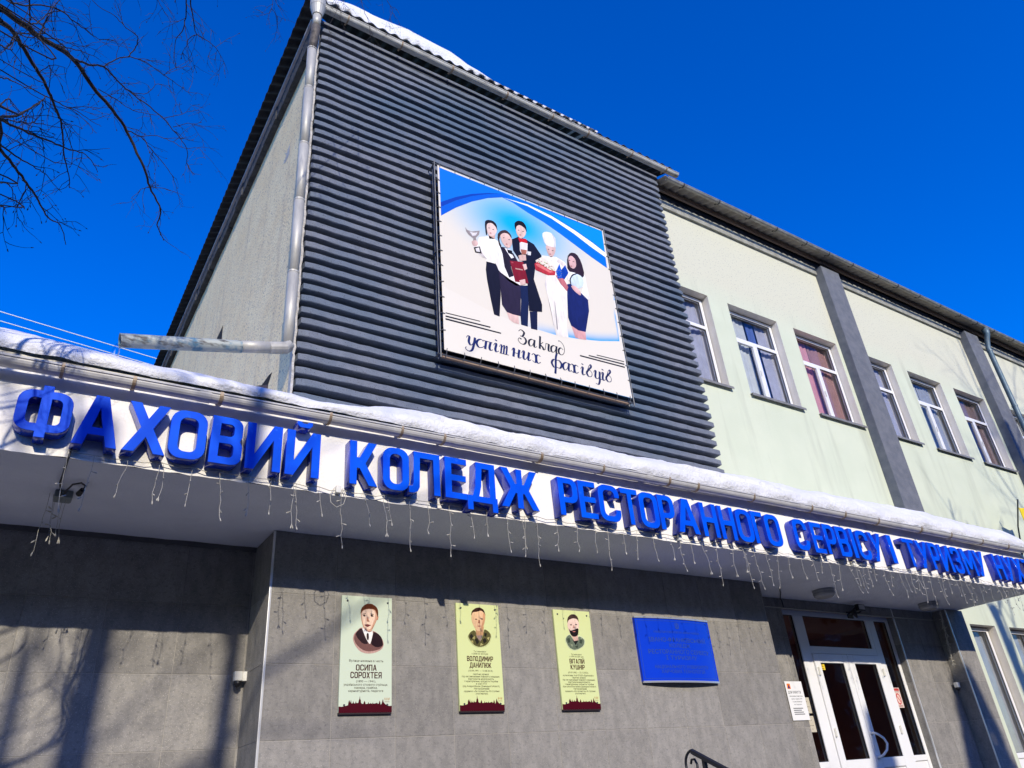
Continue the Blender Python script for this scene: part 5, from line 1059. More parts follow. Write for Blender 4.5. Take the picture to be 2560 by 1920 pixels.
# ------------------------------------------------------------------ memorial plaques
L1 = [('Вулиця названа в честь',.424,.020,.33,(70,60,52)),('ОСИПА',.349,.052,.20,(62,12,20)),('СОРОХТЕЯ',.284,.054,.30,(62,12,20)),('(1890 — 1941),',.250,.019,.19,(60,52,48)),('українського січового стрільця,',.222,.019,.42,(60,52,48)),('маляра, графіка,',.196,.019,.22,(60,52,48)),('карикатуриста, педагога',.170,.019,.33,(60,52,48))]
L2 = [('Тут навчався',.538,.015,.14,(60,56,44)),('з 2008 по 2010 рік',.516,.015,.19,(60,56,44)),('ВОЛОДИМИР',.452,.048,.30,(62,12,20)),('ДАНИЛЮК',.392,.048,.25,(62,12,20)),('(10.09.1991 — 13.08.2014),',.356,.016,.28,(60,56,44)),('героїчно загинув',.325,.016,.18,(60,56,44)),('під час виконання бойового завдання,',.303,.016,.43,(60,56,44)),('відстоюючи незалежність',.281,.016,.29,(60,56,44)),('і територіальну цілісність України',.259,.016,.38,(60,56,44)),('в зоні АТО',.237,.016,.12,(60,56,44)),('(під Амвросіївкою Донецької області).',.214,.016,.42,(60,56,44)),('Нагороджений',.192,.016,.17,(60,56,44)),('орденом «За мужність» III ступеня',.169,.016,.40,(60,56,44)),('(посмертно).',.147,.016,.14,(60,56,44))]
L3 = [('Тут навчався',.538,.015,.14,(60,56,44)),('з 1999 по 2001 рік',.516,.015,.19,(60,56,44)),('ВІТАЛІЙ',.452,.048,.20,(62,12,20)),('КУШНІР',.392,.048,.19,(62,12,20)),('(07.07.1982 — 22.12.2022),',.354,.016,.27,(60,56,44)),('кулеметник 10-ої ОГШБ «Едельвейс»',.325,.016,.41,(60,56,44)),('Героїчно загинув',.303,.016,.18,(60,56,44)),('під час виконання бойового завдання,',.281,.016,.43,(60,56,44)),('відстоюючи незалежність',.259,.016,.29,(60,56,44)),('і територіальну цілісність України',.237,.016,.38,(60,56,44)),('біля села Білогорівка Донецької області.',.214,.016,.44,(60,56,44)),('Нагороджений',.192,.016,.17,(60,56,44)),('орденом «За мужність» III ступеня',.169,.016,.40,(60,56,44)),('(посмертно).',.147,.016,.14,(60,56,44))]
PT = ['МІНІСТЕРСТВО ОСВІТИ І НАУКИ УКРАЇНИ','ІВАНО-ФРАНКІВСЬКИЙ','КОЛЕДЖ','РЕСТОРАННОГО СЕРВІСУ','І ТУРИЗМУ','НАЦІОНАЛЬНОГО УНІВЕРСИТЕТУ','ХАРЧОВИХ ТЕХНОЛОГІЙ']
NT = ['ДЛЯ УКРИТТЯ','Навчальний фаховий коледж','сервісу і туризму НУХТ','м. Івано-Франківськ','вул. Сорохтея, 41','НЕ ПАЛИТИ!','КУРІННЯ ЗАБОРОНЕНО']
items = {}
for lst in (L1,L2,L3):
    for (t,z,h,w,c) in lst:
        if h < .04: items[t] = (t,0.004,0.0)
for t in PT: items[t] = (t,0.012,0.0)
for t in NT: items[t] = (t,0.006,0.0)
items['ІФКРСТ'] = ('ІФКРСТ',0.0,0.0)
prebuild_text(items)
# the names on the plaques are set in the same heavy capitals, drawn as outlines
LET['П'] = fit([[(0,0),(.07,0),(.07,.34),(.19,.34),(.19,0),(.26,0),(.26,.4),(0,.4)]],.26)
LET['Ш'] = fit([[(0,0),(.38,0),(.38,.4),(.312,.4),(.312,.06),(.224,.06),(.224,.4),(.156,.4),(.156,.06),(.068,.06),(.068,.4),(0,.4)]],.38)
LET['Ю'] = fit([[(0,0),(.066,0),(.066,.17),(.13,.17),(.13,.08),(.17,0),(.32,0),(.36,.08),(.36,.32),(.32,.4),(.17,.4),(.13,.32),(.13,.232),(.066,.232),(.066,.4),(0,.4)],[(.196,.06),(.294,.06),(.294,.34),(.196,.34)]],.36)
LET['Я'] = fit([[(0,0),(.075,0),(.12,.14),(.184,.14),(.184,0),(.25,0),(.25,.4),(.08,.4),(.02,.36),(.005,.28),(.02,.2),(.055,.16)],[(.184,.2),(.184,.34),(.1,.34),(.075,.3),(.075,.24),(.1,.2)]],.25)
DW = {'Ж':.42,'Ш':.36,'Ю':.36,'М':.33,'Д':.31,'І':.075,'Л':.29}
_ws = []
for lst in (L1,L2,L3):
    for (t,z,h,w,c) in lst:
        if h > .04:
            cu = bpy.data.curves.new('w','CURVE'); cu.dimensions = '2D'; cu.fill_mode = 'FRONT'; x = 0.0
            for ch in t:
                wd = DW.get(ch,.25)
                for pl in LET[ch](wd):
                    sp_ = cu.splines.new('POLY'); sp_.points.add(len(pl)-1); sp_.use_cyclic_u = True
                    for q,(a,b) in zip(sp_.points,pl): q.co = (x+a,b,0,1)
                x += wd+0.035
            o = bpy.data.objects.new('w',cu); COL.objects.link(o); _ws.append((t,o,cu))
dg = bpy.context.evaluated_depsgraph_get(); dg.update()
for t,o,cu in _ws:
    me = bpy.data.meshes.new_from_object(o.evaluated_get(dg)); TXT[t] = ([(q.co.x,q.co.y*0.73/0.4) for q in me.vertices],[tuple(q.vertices) for q in me.polygons])
    bpy.data.meshes.remove(me); bpy.data.objects.remove(o); bpy.data.curves.remove(cu)
SKYL = [(0,0),(0,.052),(.03,.050),(.06,.055),(.085,.062),(.09,.09),(.098,.104),(.105,.08),(.112,.106),(.118,.075),(.128,.078),(.134,.096),(.139,.078),(.15,.075),(.158,.094),(.164,.078),(.180,.080),(.186,.105),(.190,.110),(.194,.140),(.198,.110),(.203,.104),(.207,.078),(.225,.070),(.232,.082),(.238,.098),(.246,.082),(.25,.070),(.27,.072),(.275,.088),(.281,.072),(.30,.078),(.31,.070),(.318,.084),(.324,.072),(.345,.076),(.36,.080),(.366,.070),(.374,.074),(.382,.098),(.388,.086),(.394,.062),(.402,.074),(.41,.100),(.415,.110),(.42,.086),(.43,.074),(.445,.062),(.46,.056),(.48,.052),(.5,.055),(.5,0)]
def plaque(x, lab, mat, lines, por, emb):
    t = thing('memorial_plaque', lab, 'plaque', (x+0.25,-0.02,2.375), 'memorial plaques on the tiled wall')
    bo = MB().box(x,x+0.50,-0.030,-0.006,2.375,3.385).build('board', mat, t, bev=0.002)
    MB().box(x+0.004,x+0.496,-0.006,-0.0006,2.368,3.380).box(x+0.001,x+0.499,-0.0285,-0.007,2.363,2.3745).build('back_frame', 'plaque_edge', t)
    p = Print()
    for (ly,c,pts) in por: p.poly([(a,max(b,0)) for a,b in pts], ly, c, x, 2.375, -0.0303, 0.0003, shade=0.35)
    p.build('portrait', 'ink_portrait', bo)
    p = Print()
    for (tx,z,h,w,c) in lines: put_text(p, tx, x+0.25, 2.375+z, h, -0.0312, width=w, color=lin(c))
    p.build('lettering', 'ink_gloss', bo)
    p = Print().poly(SKYL, 1, (72,14,26), x, 2.375, -0.0305, 0.0003)
    p.build('skyline', 'ink_gloss', bo)
    p = Print()
    for k in (-1,0,1):      # small ochre emblem of three upright leaves
        p.poly([(.452+k*.017,.095),(.458+k*.019,.108),(.455+k*.021,.126),(.448+k*.019,.112)],1,(176,132,80),x,2.375,-0.0305,0.0003)
    p.poly([(.430,.085),(.478,.085),(.478,.089),(.430,.089)],1,(150,120,90),x,2.375,-0.0305,0.0003)
    p.build('emblem', 'ink_gloss', bo)
    for (a,b) in ((.053,.962),(.456,.962),(.050,.062),(.456,.062)):
        MB().tube([(x+a,-0.030,2.375+b),(x+a,-0.037,2.375+b)],[0.010,0.008],10).build('screw', 'frame_steel', t)
plaque(2.55,'pale green memorial plaque with portrait of a man in dark suit and tie','plaque_green',L1,PORTRAITS[1],1)
plaque(3.75,'yellow-green memorial plaque with clean-shaven man in brown camouflage','plaque_yellow',L2,PORTRAITS[2],2)
plaque(4.955,'yellow-green memorial plaque with bearded man in grey-green camouflage','plaque_yellow',L3,PORTRAITS[3],3)

# ------------------------------------------------------------------ blue name plate, bowed outwards
npx,npz,npw,nph = 6.108,2.652,1.207,0.705
nb = thing('name_plate', 'bowed bright blue metal name plate with faint lettering and white rims', 'plate', (npx+npw/2,-0.03,npz))
def bow(x): u = (x-npx)/npw; return -0.030-0.050*(1-(2*u-1)**2)
def strip(name, z0, z1, off, thick, mat, par):
    b_ = MB(); vs = []; fs = []; n = 28
    for i in range(n+1):
        x = npx+npw*i/n; y = bow(x)+off; vs += [(x,y,z0),(x,y,z1),(x,y+thick,z1),(x,y+thick,z0)]
    for i in range(n):
        for k in range(4): fs.append((4*i+k,4*i+(k+1)%4,4*i+4+(k+1)%4,4*i+4+k))
    fs += [(0,1,2,3),(4*n+3,4*n+2,4*n+1,4*n)]
    return b_.add(vs,fs).build(name, mat, par)
plo = strip('plate', npz, npz+nph, 0.0, 0.004, 'plate_blue', nb)
strip('rim', npz-0.014, npz+0.006, -0.010, 0.020, 'plate_rim', nb); strip('rim', npz+nph-0.006, npz+nph+0.012, -0.010, 0.020, 'plate_rim', nb)
for x in (npx,npx+npw-0.006): MB().box(x,x+0.006,-0.034,0.0,npz,npz+nph).build('side_edge', 'plate_blue', nb)
for x in (npx+0.05,npx+npw-0.05): MB().box(x-0.015,x+0.015,-0.03,0.0,npz+0.3,npz+0.4).build('mount', 'frame_steel', nb)
bmk = MB()
for (a,b,c,d) in ((.03,.035,.03,.675),(.03,1.177,.030,.034),(1.172,1.177,.03,.675),(.03,1.177,.671,.675)):
    n = max(1,int((b-a)/0.06))
    for i in range(n):
        x0_,x1_ = npx+a+(b-a)*i/n,npx+a+(b-a)*(i+1)/n
        bmk.add([(x0_,bow(x0_)-0.0012,npz+c),(x1_,bow(x1_)-0.0012,npz+c),(x1_,bow(x1_)-0.0012,npz+d),(x0_,bow(x0_)-0.0012,npz+d)],[(0,1,2,3)])
bmk.build('border_line', 'plate_text', plo, fix=False)
tm = MB()
for t,z,h,w in zip(PT,(.535,.435,.372,.300,.236,.140,.088),(.022,.048,.044,.048,.044,.036,.036),(.74,.92,.34,.98,.50,.86,.70)): put_text(tm,t,npx+0.62,npz+z,h,-0.0012,width=w,fy=bow)
for k in (-1,0,1):      # three-pronged state emblem
    x = npx+0.62+k*0.024; tm.add([(x-0.006,bow(x)-0.0012,npz+.595),(x+0.006,bow(x)-0.0012,npz+.595),(x+0.006,bow(x)-0.0012,npz+.65+(0.01 if k == 0 else 0)),(x-0.006,bow(x)-0.0012,npz+.65+(0.01 if k == 0 else 0))],[(0,1,2,3)])
x = npx+0.62; tm.add([(x-0.03,bow(x)-0.0016,npz+.600),(x+0.03,bow(x)-0.0016,npz+.600),(x+0.018,bow(x)-0.0016,npz+.588),(x-0.018,bow(x)-0.0016,npz+.588)],[(0,3,2,1)])
tm.build('lettering', 'plate_text', plo, fix=False)

# ------------------------------------------------------------------ icicle fairy lights along the fascia
il = thing('icicle_lights', 'string of white icicle fairy lights hanging below the blue canopy letters', 'fairy lights', (6.5,-1.05,3.98))
def strand_mesh(L, seed, dark=False):
    random.seed(seed); b_ = MB(); pts = [(0,0,0)]; z = 0; x = y = 0.0
    while z > -L:
        st_ = random.uniform(0.035,0.07); z -= st_; x += random.uniform(-0.016,0.016); y += random.uniform(-0.010,0.010); x *= 0.85; y *= 0.85; pts.append((x,y,z))
    b_.tube(pts,0.0018,4)
    for p in pts[2::2]+[pts[-1]]:
        a = random.uniform(0,6.28); d = Vector((math.cos(a),math.sin(a),random.uniform(-0.9,0.5))).normalized(); q = Vector(p)
        if p is pts[-1]: d = Vector((random.uniform(-.4,.4),random.uniform(-.3,.3),-1)).normalized()
        b_.tube([q,q+d*0.016,q+d*0.020,q+d*0.036,q+d*0.042],[0.002,0.0022,0.0045,0.005,0.0025],5)
    me = b_.mesh('strand'); me.materials.append(MATS['wire_white']); return me
SM = [strand_mesh(l,100+i) for i,l in enumerate((0.16,0.20,0.24,0.28,0.32,0.36,0.24,0.30,0.20,0.40,0.26,0.34))]
random.seed(17); x = 0.10; wz = []
while x < 13.6:
    wz.append((x,-1.050-random.uniform(0,0.02),3.985+random.uniform(-0.012,0.012)))
    o = bpy.data.objects.new('strand', random.choice(SM)); o.location = wz[-1]; o.rotation_euler = (random.uniform(-0.06,0.06),random.uniform(-0.08,0.10),random.uniform(0,6.28)); link(o, il)
    if random.random() < 0.12:
        o = bpy.data.objects.new('strand', random.choice(SM)); o.location = (x+0.03,-1.045,3.99); o.rotation_euler = (0,0.1,random.uniform(0,6.28)); link(o, il)
    x += random.uniform(0.16,0.24) if x < 9 else random.uniform(0.13,0.20)
w_ = []
for a,b in zip(wz,wz[1:]): w_ += [a,((a[0]+b[0])/2,(a[1]+b[1])/2,(a[2]+b[2])/2-random.uniform(0.004,0.022))]
MB().tube(w_+[wz[-1]],0.0035,5).build('feed_wire', 'wire_white', il)
MB().tube([(2.06,-1.05,4.0),(2.02,-1.06,3.93),(2.03,-1.06,3.86),(2.08,-1.06,3.825),(2.14,-1.06,3.86),(2.16,-1.06,3.93),(2.13,-1.05,4.0)],0.003,5).build('wire_loop', 'wire_white', il)
for (x,z) in ((2.09,3.985),(6.02,3.985),(9.15,3.97)): MB().box(x-0.022,x+0.022,-1.075,-1.035,z-0.035,z+0.03).build('connector', 'white_plastic', il, bev=0.006)
MB().tube([(10.05,-1.04,4.0),(10.5,-1.06,3.955),(11.0,-1.06,3.95),(11.4,-1.04,3.99)],0.0035,5).build('feed_wire', 'wire_white', il)

# ------------------------------------------------------------------ things under the canopy
jb = thing('junction_box', 'grey cable junction box with trailing wires on the soffit below the first blue letter', 'junction box', (0.15,-0.31,3.94))
MB().box(0.09,0.215,-0.40,-0.27,3.885,3.942).build('box', 'grey_box', jb, bev=0.01)
MB().box(0.095,0.21,-0.27,-0.215,3.90,3.942).build('lid', 'grey_box', jb, bev=0.008)
MB().tube([(0.12,-1.05,4.02),(0.115,-1.045,3.95),(0.11,-0.8,3.925),(0.105,-0.6,3.92),(0.12,-0.48,3.92),(0.13,-0.39,3.91)],0.007,6).build('cable', 'wire_dark', jb)
MB().tube([(0.155,-0.38,3.91),(0.16,-0.50,3.90),(0.19,-0.62,3.91),(0.24,-0.66,3.915),(0.275,-0.62,3.91),(0.262,-0.55,3.90)],0.007,6).build('cable', 'wire_dark', jb)
MB().tube([(0.262,-0.56,3.90),(0.245,-0.50,3.885)],[0.018,0.022],10).build('plug', 'black_plastic', jb)
random.seed(41)
for i,(x,y) in enumerate(((0.085,-0.42),(0.11,-0.36),(0.15,-0.33),(0.18,-0.34),(0.06,-0.45))):
    o = bpy.data.objects.new('loose_strand', SM[(i*5+3)%12]); o.location = (x,y,3.89); o.rotation_euler = (0.05,0.08*(i-2),i*1.3); o.scale = (1,1,1.15); link(o, jb)
def soffit_lamp(x, y, lab, tilt):
    t = thing('soffit_lamp', lab, 'lamp', (x,y,3.94), 'round lamps under the canopy')
    MB().tube([(x,y,3.943),(x,y,3.925)],0.155,24).build('base', 'lamp_body', t)
    MB().tube([(x,y,3.925),(x,y,3.86),(x,y,3.835)],[0.15,0.145,0.115],24).build('shade', 'lamp_glass', t)
    MB().tube([(x,y,3.90),(x,y,3.885)],0.156,24).build('ring', 'lamp_body', t)
soffit_lamp(9.93,0.02,'round grey soffit lamp above the left side of the door',0)
soffit_lamp(12.80,0.10,'round grey soffit lamp near the right end of the canopy',0)
fl = thing('floodlight', 'small black floodlight on a bracket above the entrance door', 'floodlight', (11.3,0.55,3.85))
MB().box(11.22,11.40,0.36,0.42,3.80,3.90).build('housing', 'black_plastic', fl, bev=0.008)
MB().box(11.24,11.38,0.352,0.3595,3.815,3.885).build('glass', 'lamp_glass', fl)
MB().tube([(11.20,0.40,3.85),(11.17,0.46,3.80),(11.22,0.575,3.78)],0.012,6).tube([(11.42,0.40,3.85),(11.40,0.48,3.80),(11.30,0.575,3.78)],0.012,6).box(11.20,11.33,0.560,0.578,3.72,3.82).build('bracket', 'black_plastic', fl)
MB().tube([(11.19,0.44,3.82),(11.21,0.44,3.76),(11.25,0.45,3.71)],[0.03,0.035,0.015],10).build('sensor', 'black_plastic', fl)
tag(MB().tube([(8.9,0.566,3.795),(10.5,0.566,3.79),(12.2,0.566,3.79),(13.69,0.566,3.80)],0.009,6).build('cable', 'wire_white'), 'thin pale cable running along the wall above the door', 'cable')
tag(MB().tube([(9.06,0.10,3.93),(9.3,0.28,3.925),(9.6,0.54,3.92),(9.66,0.565,3.90),(9.664,0.565,3.80)],0.008,6).build('cable', 'wire_dark'), 'dark cable coming down from the soffit beside the door head', 'cable')
def sensor(p, lab, flip):
    t = thing('wall_sensor', lab, 'sensor', p, 'small wall sensors'); x,y,z = p
    MB().box(x-0.055,x+0.015,y-0.03,y+0.03,z-0.035,z+0.045).build('body', 'white_plastic', t, bev=0.008)
    MB().box(x+0.017,x+0.055,y-0.02,y+0.03,z-0.035,z+0.045).build('mount', 'white_plastic', t, bev=0.006)
    MB().tube([(x+0.016,y,z+0.05),(x+0.016,y,z-0.04)],0.006,6).build('cord', 'bracket', t)
    MB().tube([(x-0.02,y-0.004,z-0.036),(x-0.02,y-0.004,z-0.06),(x-0.02,y-0.01,z-0.085)],[0.032,0.034,0.012],12).build('eye', 'black_plastic', t)
sensor((1.83,0.505,2.745),'small white motion sensor with black eye in the corner left of the plaques',1)
sensor((13.60,0.50,2.72),'small white motion sensor at the inner corner right of the door',1)
tg = thing('light_tangle', 'bundle of switched-off fairy lights hanging in the corner right of the door', 'fairy lights', (13.62,0.4,3.9))
random.seed(61)
for i in range(5):
    b_ = MB(); x,y,z = 13.50+0.03*i,0.30+0.02*i,3.93; pts = []
    while z > 2.95+0.05*i: pts.append((x+random.uniform(-.018,.018),y+random.uniform(-.015,.015),z)); z -= random.uniform(0.04,0.08); x += 0.006; y += 0.009
    b_.tube(pts,0.0035,4)
    for p in pts[3::2]:
        d = Vector((random.uniform(-1,1),random.uniform(-1,1),random.uniform(-1,0.3))).normalized(); b_.tube([p,Vector(p)+d*0.03,Vector(p)+d*0.045],[0.003,0.0065,0.003],5)
    b_.build('strand', 'wire_white', tg)
# notices
def notice(name, x0, x1, z0, z1, y, mat, lab, cat, art, thick=0.003):
    t = thing(name, lab, cat, ((x0+x1)/2,y,z0)); b_ = MB().box(x0,x1,y-thick,y-0.0005,z0,z1).build('card', mat, t)
    p = Print(); art(p); p.build('printing', 'ink_gloss', b_)
    return t
def bars(p, x0, x1, zs, y, col=(70,70,74), h=0.010):
    random.seed(int(x0*100))
    for z in zs: w = random.uniform(0.55,0.95); p.poly([(x0,z),(x0+(x1-x0)*w,z),(x0+(x1-x0)*w,z+h),(x0,z+h)],1,col,0,0,y)
def a1(p):
    y = 0.5625; p.poly([(9.305,2.665),(9.375,2.665),(9.375,2.735),(9.305,2.735)],1,(236,130,30),0,0,y); p.poly([(9.315,2.672),(9.365,2.672),(9.340,2.728)],2,(30,40,110),0,0,y)
    put_text(p,'ДЛЯ УКРИТТЯ',9.435,2.605,.034,y-0.0006,width=0.27,color=lin((70,70,74)))
    for k,t in enumerate(NT[1:5]): put_text(p,t,9.45,2.565-0.036*k,.015,y-0.0006,maxw=0.28,color=lin((80,80,84)))
    bars(p,9.33,9.60,(2.41,2.385,2.36,2.335),y)
notice('shelter_notice', 9.268, 9.632, 2.262, 2.765, 0.566, 'paper', 'white paper shelter notice with orange square and dark triangle left of the door', 'notice', a1)
for k,(z0,z1,lab) in enumerate(((2.365,2.575,'upper of two beige cards in the sidelight left of the door'),(2.12,2.330,'lower of two beige cards in the sidelight left of the door'))):
    def a2(p, z0=z0, z1=z1):
        y = 0.7265
        for (a,b) in ((.02,.15),(.055,.15),(.02,.08),(.05,.08),(.08,.08),(.045,.035)): p.poly([(9.80+a,z0+b),(9.80+a+.015,z0+b),(9.80+a+.015,z0+b+.01),(9.80+a,z0+b+.01)],1,(110,100,84),0,0,y)
    notice('info_card', 9.79, 9.93, z0, z1, 0.7285, 'paper_beige', lab, 'card', a2, 0.0015)
def a3(p):
    y = 0.7265; xc_,zc_ = 12.16,2.545
    p.poly([(12.085,2.665),(12.235,2.665),(12.235,2.700),(12.085,2.700)],1,(190,60,60),0,0,y)
    ring = [(xc_+.062*math.cos(a*.3142),zc_+.085*math.sin(a*.3142)) for a in range(20)]; inn = [(xc_+.046*math.cos(a*.3142),zc_+.066*math.sin(a*.3142)) for a in range(20)]
    p.poly(ring,1,(196,60,60),0,0,y); p.poly(inn,2,(226,196,180),0,0,y); p.poly([(xc_-.045,zc_+.045),(xc_-.035,zc_+.056),(xc_+.045,zc_-.045),(xc_+.035,zc_-.056)],3,(196,60,60),0,0,y)
    put_text(p,'НЕ ПАЛИТИ!',xc_,2.43,.02,y-0.002,width=0.12,color=lin((150,50,50))); put_text(p,'КУРІННЯ ЗАБОРОНЕНО',xc_,2.645,.011,y-0.002,width=0.13,color=lin((90,60,60)))
M('paper_pink', (0.72,0.56,0.48), rough=0.6)
notice('no_smoking_sign', 12.07, 12.25, 2.415, 2.712, 0.7285, 'paper_pink', 'pinkish no smoking sign with red ring in the right sidelight', 'sign', a3, 0.0015)
def a4(p): bars(p,10.36,10.45,(3.02,2.995,2.97),0.7045,(120,80,20),0.008)
M('sticker_yellow', (0.85,0.60,0.03), rough=0.5)
notice('door_sticker', 10.345, 10.465, 2.955, 3.048, 0.7065, 'sticker_yellow', 'yellow sticker in the top corner of the left door leaf', 'sticker', a4, 0.0015)
# handrail of the steps
hr = thing('handrail', 'black wrought-iron stair handrail ending in a scroll before the tiled wall', 'handrail', (5.0,-2.0,0.03))
rl = MB(); ang = math.atan2(1.855-1.697,2.01-1.676)
def rz(y): return 1.845+(y+1.70)*math.tan(ang)
rl.add([(5.0+sx*0.022,y,rz(y)+sz*0.018) for y in (-1.70,-3.75) for sx,sz in ((-1,-1),(1,-1),(1,1),(-1,1))],[(0,1,2,3),(7,6,5,4),(0,4,5,1),(1,5,6,2),(2,6,7,3),(3,7,4,0)])
rl.build('rail', 'black_iron', hr, bev=0.004)
c_ = [(5.0,-1.71+0.105*math.sin(a)*1.0,1.75+0.105*math.cos(a)) for a in [i*0.28 for i in range(0,10)]]
MB().tube(c_+[(5.0,-1.66,1.62),(5.0,-1.70,1.50)],0.011,8).build('scroll', 'black_iron', hr, smooth=True)
MB().tube([(5.0,-1.665,1.755),(5.0,-1.68,1.785),(5.0,-1.715,1.785),(5.0,-1.735,1.745),(5.0,-1.725,1.66),(5.0,-1.70,1.52)],0.010,8).build('scroll', 'black_iron', hr, smooth=True)
for y in (-1.82,-2.75,-3.65): MB().box(4.985,5.015,y-0.015,y+0.015,max(0.03,1.05+(y+1.75)*0.53-0.05) if y < -1.76 else 1.05,rz(y)-0.015).build('post', 'black_iron', hr)
for y in (-2.05,-2.28,-2.51,-3.0,-3.23,-3.45): MB().box(4.992,5.008,y-0.008,y+0.008,max(0.03,1.05+(y+1.75)*0.53-0.05),rz(y)-0.015).build('baluster', 'black_iron', hr)
# icicle on the spout
ic = MB(); pts = []; rad = []
for i in range(12):
    t = i/11; pts.append((0.338-0.02*math.sin(t*2)+random.uniform(-.004,.004),0.445-0.0*t,5.80-0.42*t)); rad.append(0.020+0.020*math.sin(math.pi*min(1,t*1.25+0.08))*(1-0.3*t)+random.uniform(-.003,.003))
rad[-1] = 0.006
tag(ic.tube(pts,rad,9).build('icicle', 'ice', smooth=True), 'clear icicle hanging from the end of the weathered drain spout', 'icicle')
# overhead wires
for k,(a,b,lab) in enumerate((((-40,25,24.8),(14,25,18.7),'upper of two thin overhead wires in the sky at left'),((-40,25,24.1),(14,25,18.4),'lower of two thin overhead wires in the sky at left'))):
    pts = [(a[0]+(b[0]-a[0])*i/30,25,a[2]+(b[2]-a[2])*i/30) for i in range(31)]
    tag(MB().tube(pts,0.022,5).build('overhead_wire', 'power_wire'), lab, 'wire')
# flag at the far right edge
fg = thing('wall_flag', 'small yellow and blue flag on a pole at the far right facade edge', 'flag', (17.9,0.2,5.4))
MB().tube([(18.6,0.745,5.50),(18.2,0.45,6.0),(18.00,0.16,6.50)],0.016,8).build('pole', 'frame_steel', fg)
for nm,mt,z0,z1 in (('cloth_yellow','flag_yellow',5.86,6.34),('cloth_blue','flag_blue',5.42,5.858)):
    b_ = MB(); vs = []; fs = []
    for i in range(9):
        x = 17.99+0.5*i/8; yy = 0.20+0.04*math.sin(i*0.9); vs += [(x,yy,z0),(x,yy,z1),(x,yy+0.003,z1),(x,yy+0.003,z0)]
    for i in range(8):
        for k in range(4): fs.append((4*i+k,4*i+(k+1)%4,4*i+4+(k+1)%4,4*i+4+k))
    b_.add(vs,fs).build(nm, mt, fg)

# ------------------------------------------------------------------ trees
def bare_tree(name, base, H, r, seed, lab, stems=1, spread=0.35, levels=4, mat='bark_grey', first=0.35, group=None, density=1.0, fan=1.0):
    random.seed(seed); t = thing(name, lab, 'tree', base, group)
    wood = MB(); twig = MB(); trunk = MB()
    def grow(p, d, L, r0, lev):
        n = max(3,int(L/0.35)); pts = [p]; rr = [r0]; q = Vector(p); dd = Vector(d)
        r1 = r0*(0.45 if lev < levels else 0.25)
        for i in range(n):
            dd = (dd+Vector((random.uniform(-1,1),random.uniform(-1,1),random.uniform(-0.5,0.7)))*(0.007 if lev == 0 else 0.16)).normalized()
            q = q+dd*(L/n); pts.append(q.copy()); rr.append(r0+(r1-r0)*(i+1)/n)
        tgt = trunk if lev == 0 else (wood if lev <= 2 else twig)
        tgt.tube(pts,rr,8 if lev == 0 else (5 if lev <= 2 else 3),cap=False)
        if lev >= levels: return
        k = int({0:7,1:6,2:6,3:4}.get(lev,4)*density)
        for i in range(k):
            f = (first if lev == 0 else 0.25)+(1-(first if lev == 0 else 0.25))*(i+random.random()*0.8)/k
            j = min(n-1,int(f*n)); a = pts[j].lerp(pts[j+1],f*n-j)
            ax = (pts[j+1]-pts[j]).normalized(); side = ax.orthogonal().normalized(); side = Matrix.Rotation(random.uniform(0,6.28),3,ax)@side
            nd = (ax*(1.0-spread)+side*(spread+0.35)*fan+Vector((0,0,0.12))).normalized()
            grow(a, nd, L*random.uniform(0.34,0.55)*(1.0 if lev else (1.15-f*0.5)), max(0.004,rr[j]*(random.uniform(0.22,0.34) if lev == 0 else random.uniform(0.42,0.6))), lev+1)
    for s in range(stems):
        a = 6.28*s/stems+0.5; d = Vector((math.cos(a)*0.10*(stems > 1),math.sin(a)*0.10*(stems > 1),1)).normalized()
        grow(Vector(base)+Vector((math.cos(a)*0.1,math.sin(a)*0.1,0))*(stems > 1), d, H*random.uniform(0.9,1.0), r, 0)
    trunk.build('trunk', mat, t, smooth=True, fix=False); wood.build('limbs', mat, t, fix=False); twig.build('twigs', mat, t, fix=False)
    return t
# the tree whose branches reach into the picture
vt = thing('bare_tree', 'leafless tree with dark drooping twigs reaching in from the upper left', 'tree', (-4.0,-4.9,0))
tr = MB(); lm = MB(); tw = MB()
trunk_pts = [(-4.0,-4.9,0),(-3.95,-4.85,1.5),(-4.0,-4.8,3.0),(-3.9,-4.7,4.2),(-3.75,-4.6,5.4),(-3.6,-4.5,6.6),(-3.4,-4.4,7.8),(-3.1,-4.2,9.2)]
tr.tube(trunk_pts,[0.21,0.17,0.15,0.13,0.115,0.10,0.075,0.04],12).build('trunk', 'bark', vt, smooth=True)
random.seed(99)
def smooth3(pts, k=4):
    out = []; n = len(pts)
    for i in range(n-1):
        p0,p1,p2,p3 = pts[max(i-1,0)],pts[i],pts[i+1],pts[min(i+2,n-1)]
        for s in range(k):
            t = s/k; out.append(tuple(0.5*((2*p1[a])+(-p0[a]+p2[a])*t+(2*p0[a]-5*p1[a]+4*p2[a]-p3[a])*t*t+(-p0[a]+3*p1[a]-3*p2[a]+p3[a])*t**3) for a in range(3)))
    return out+[pts[-1]]
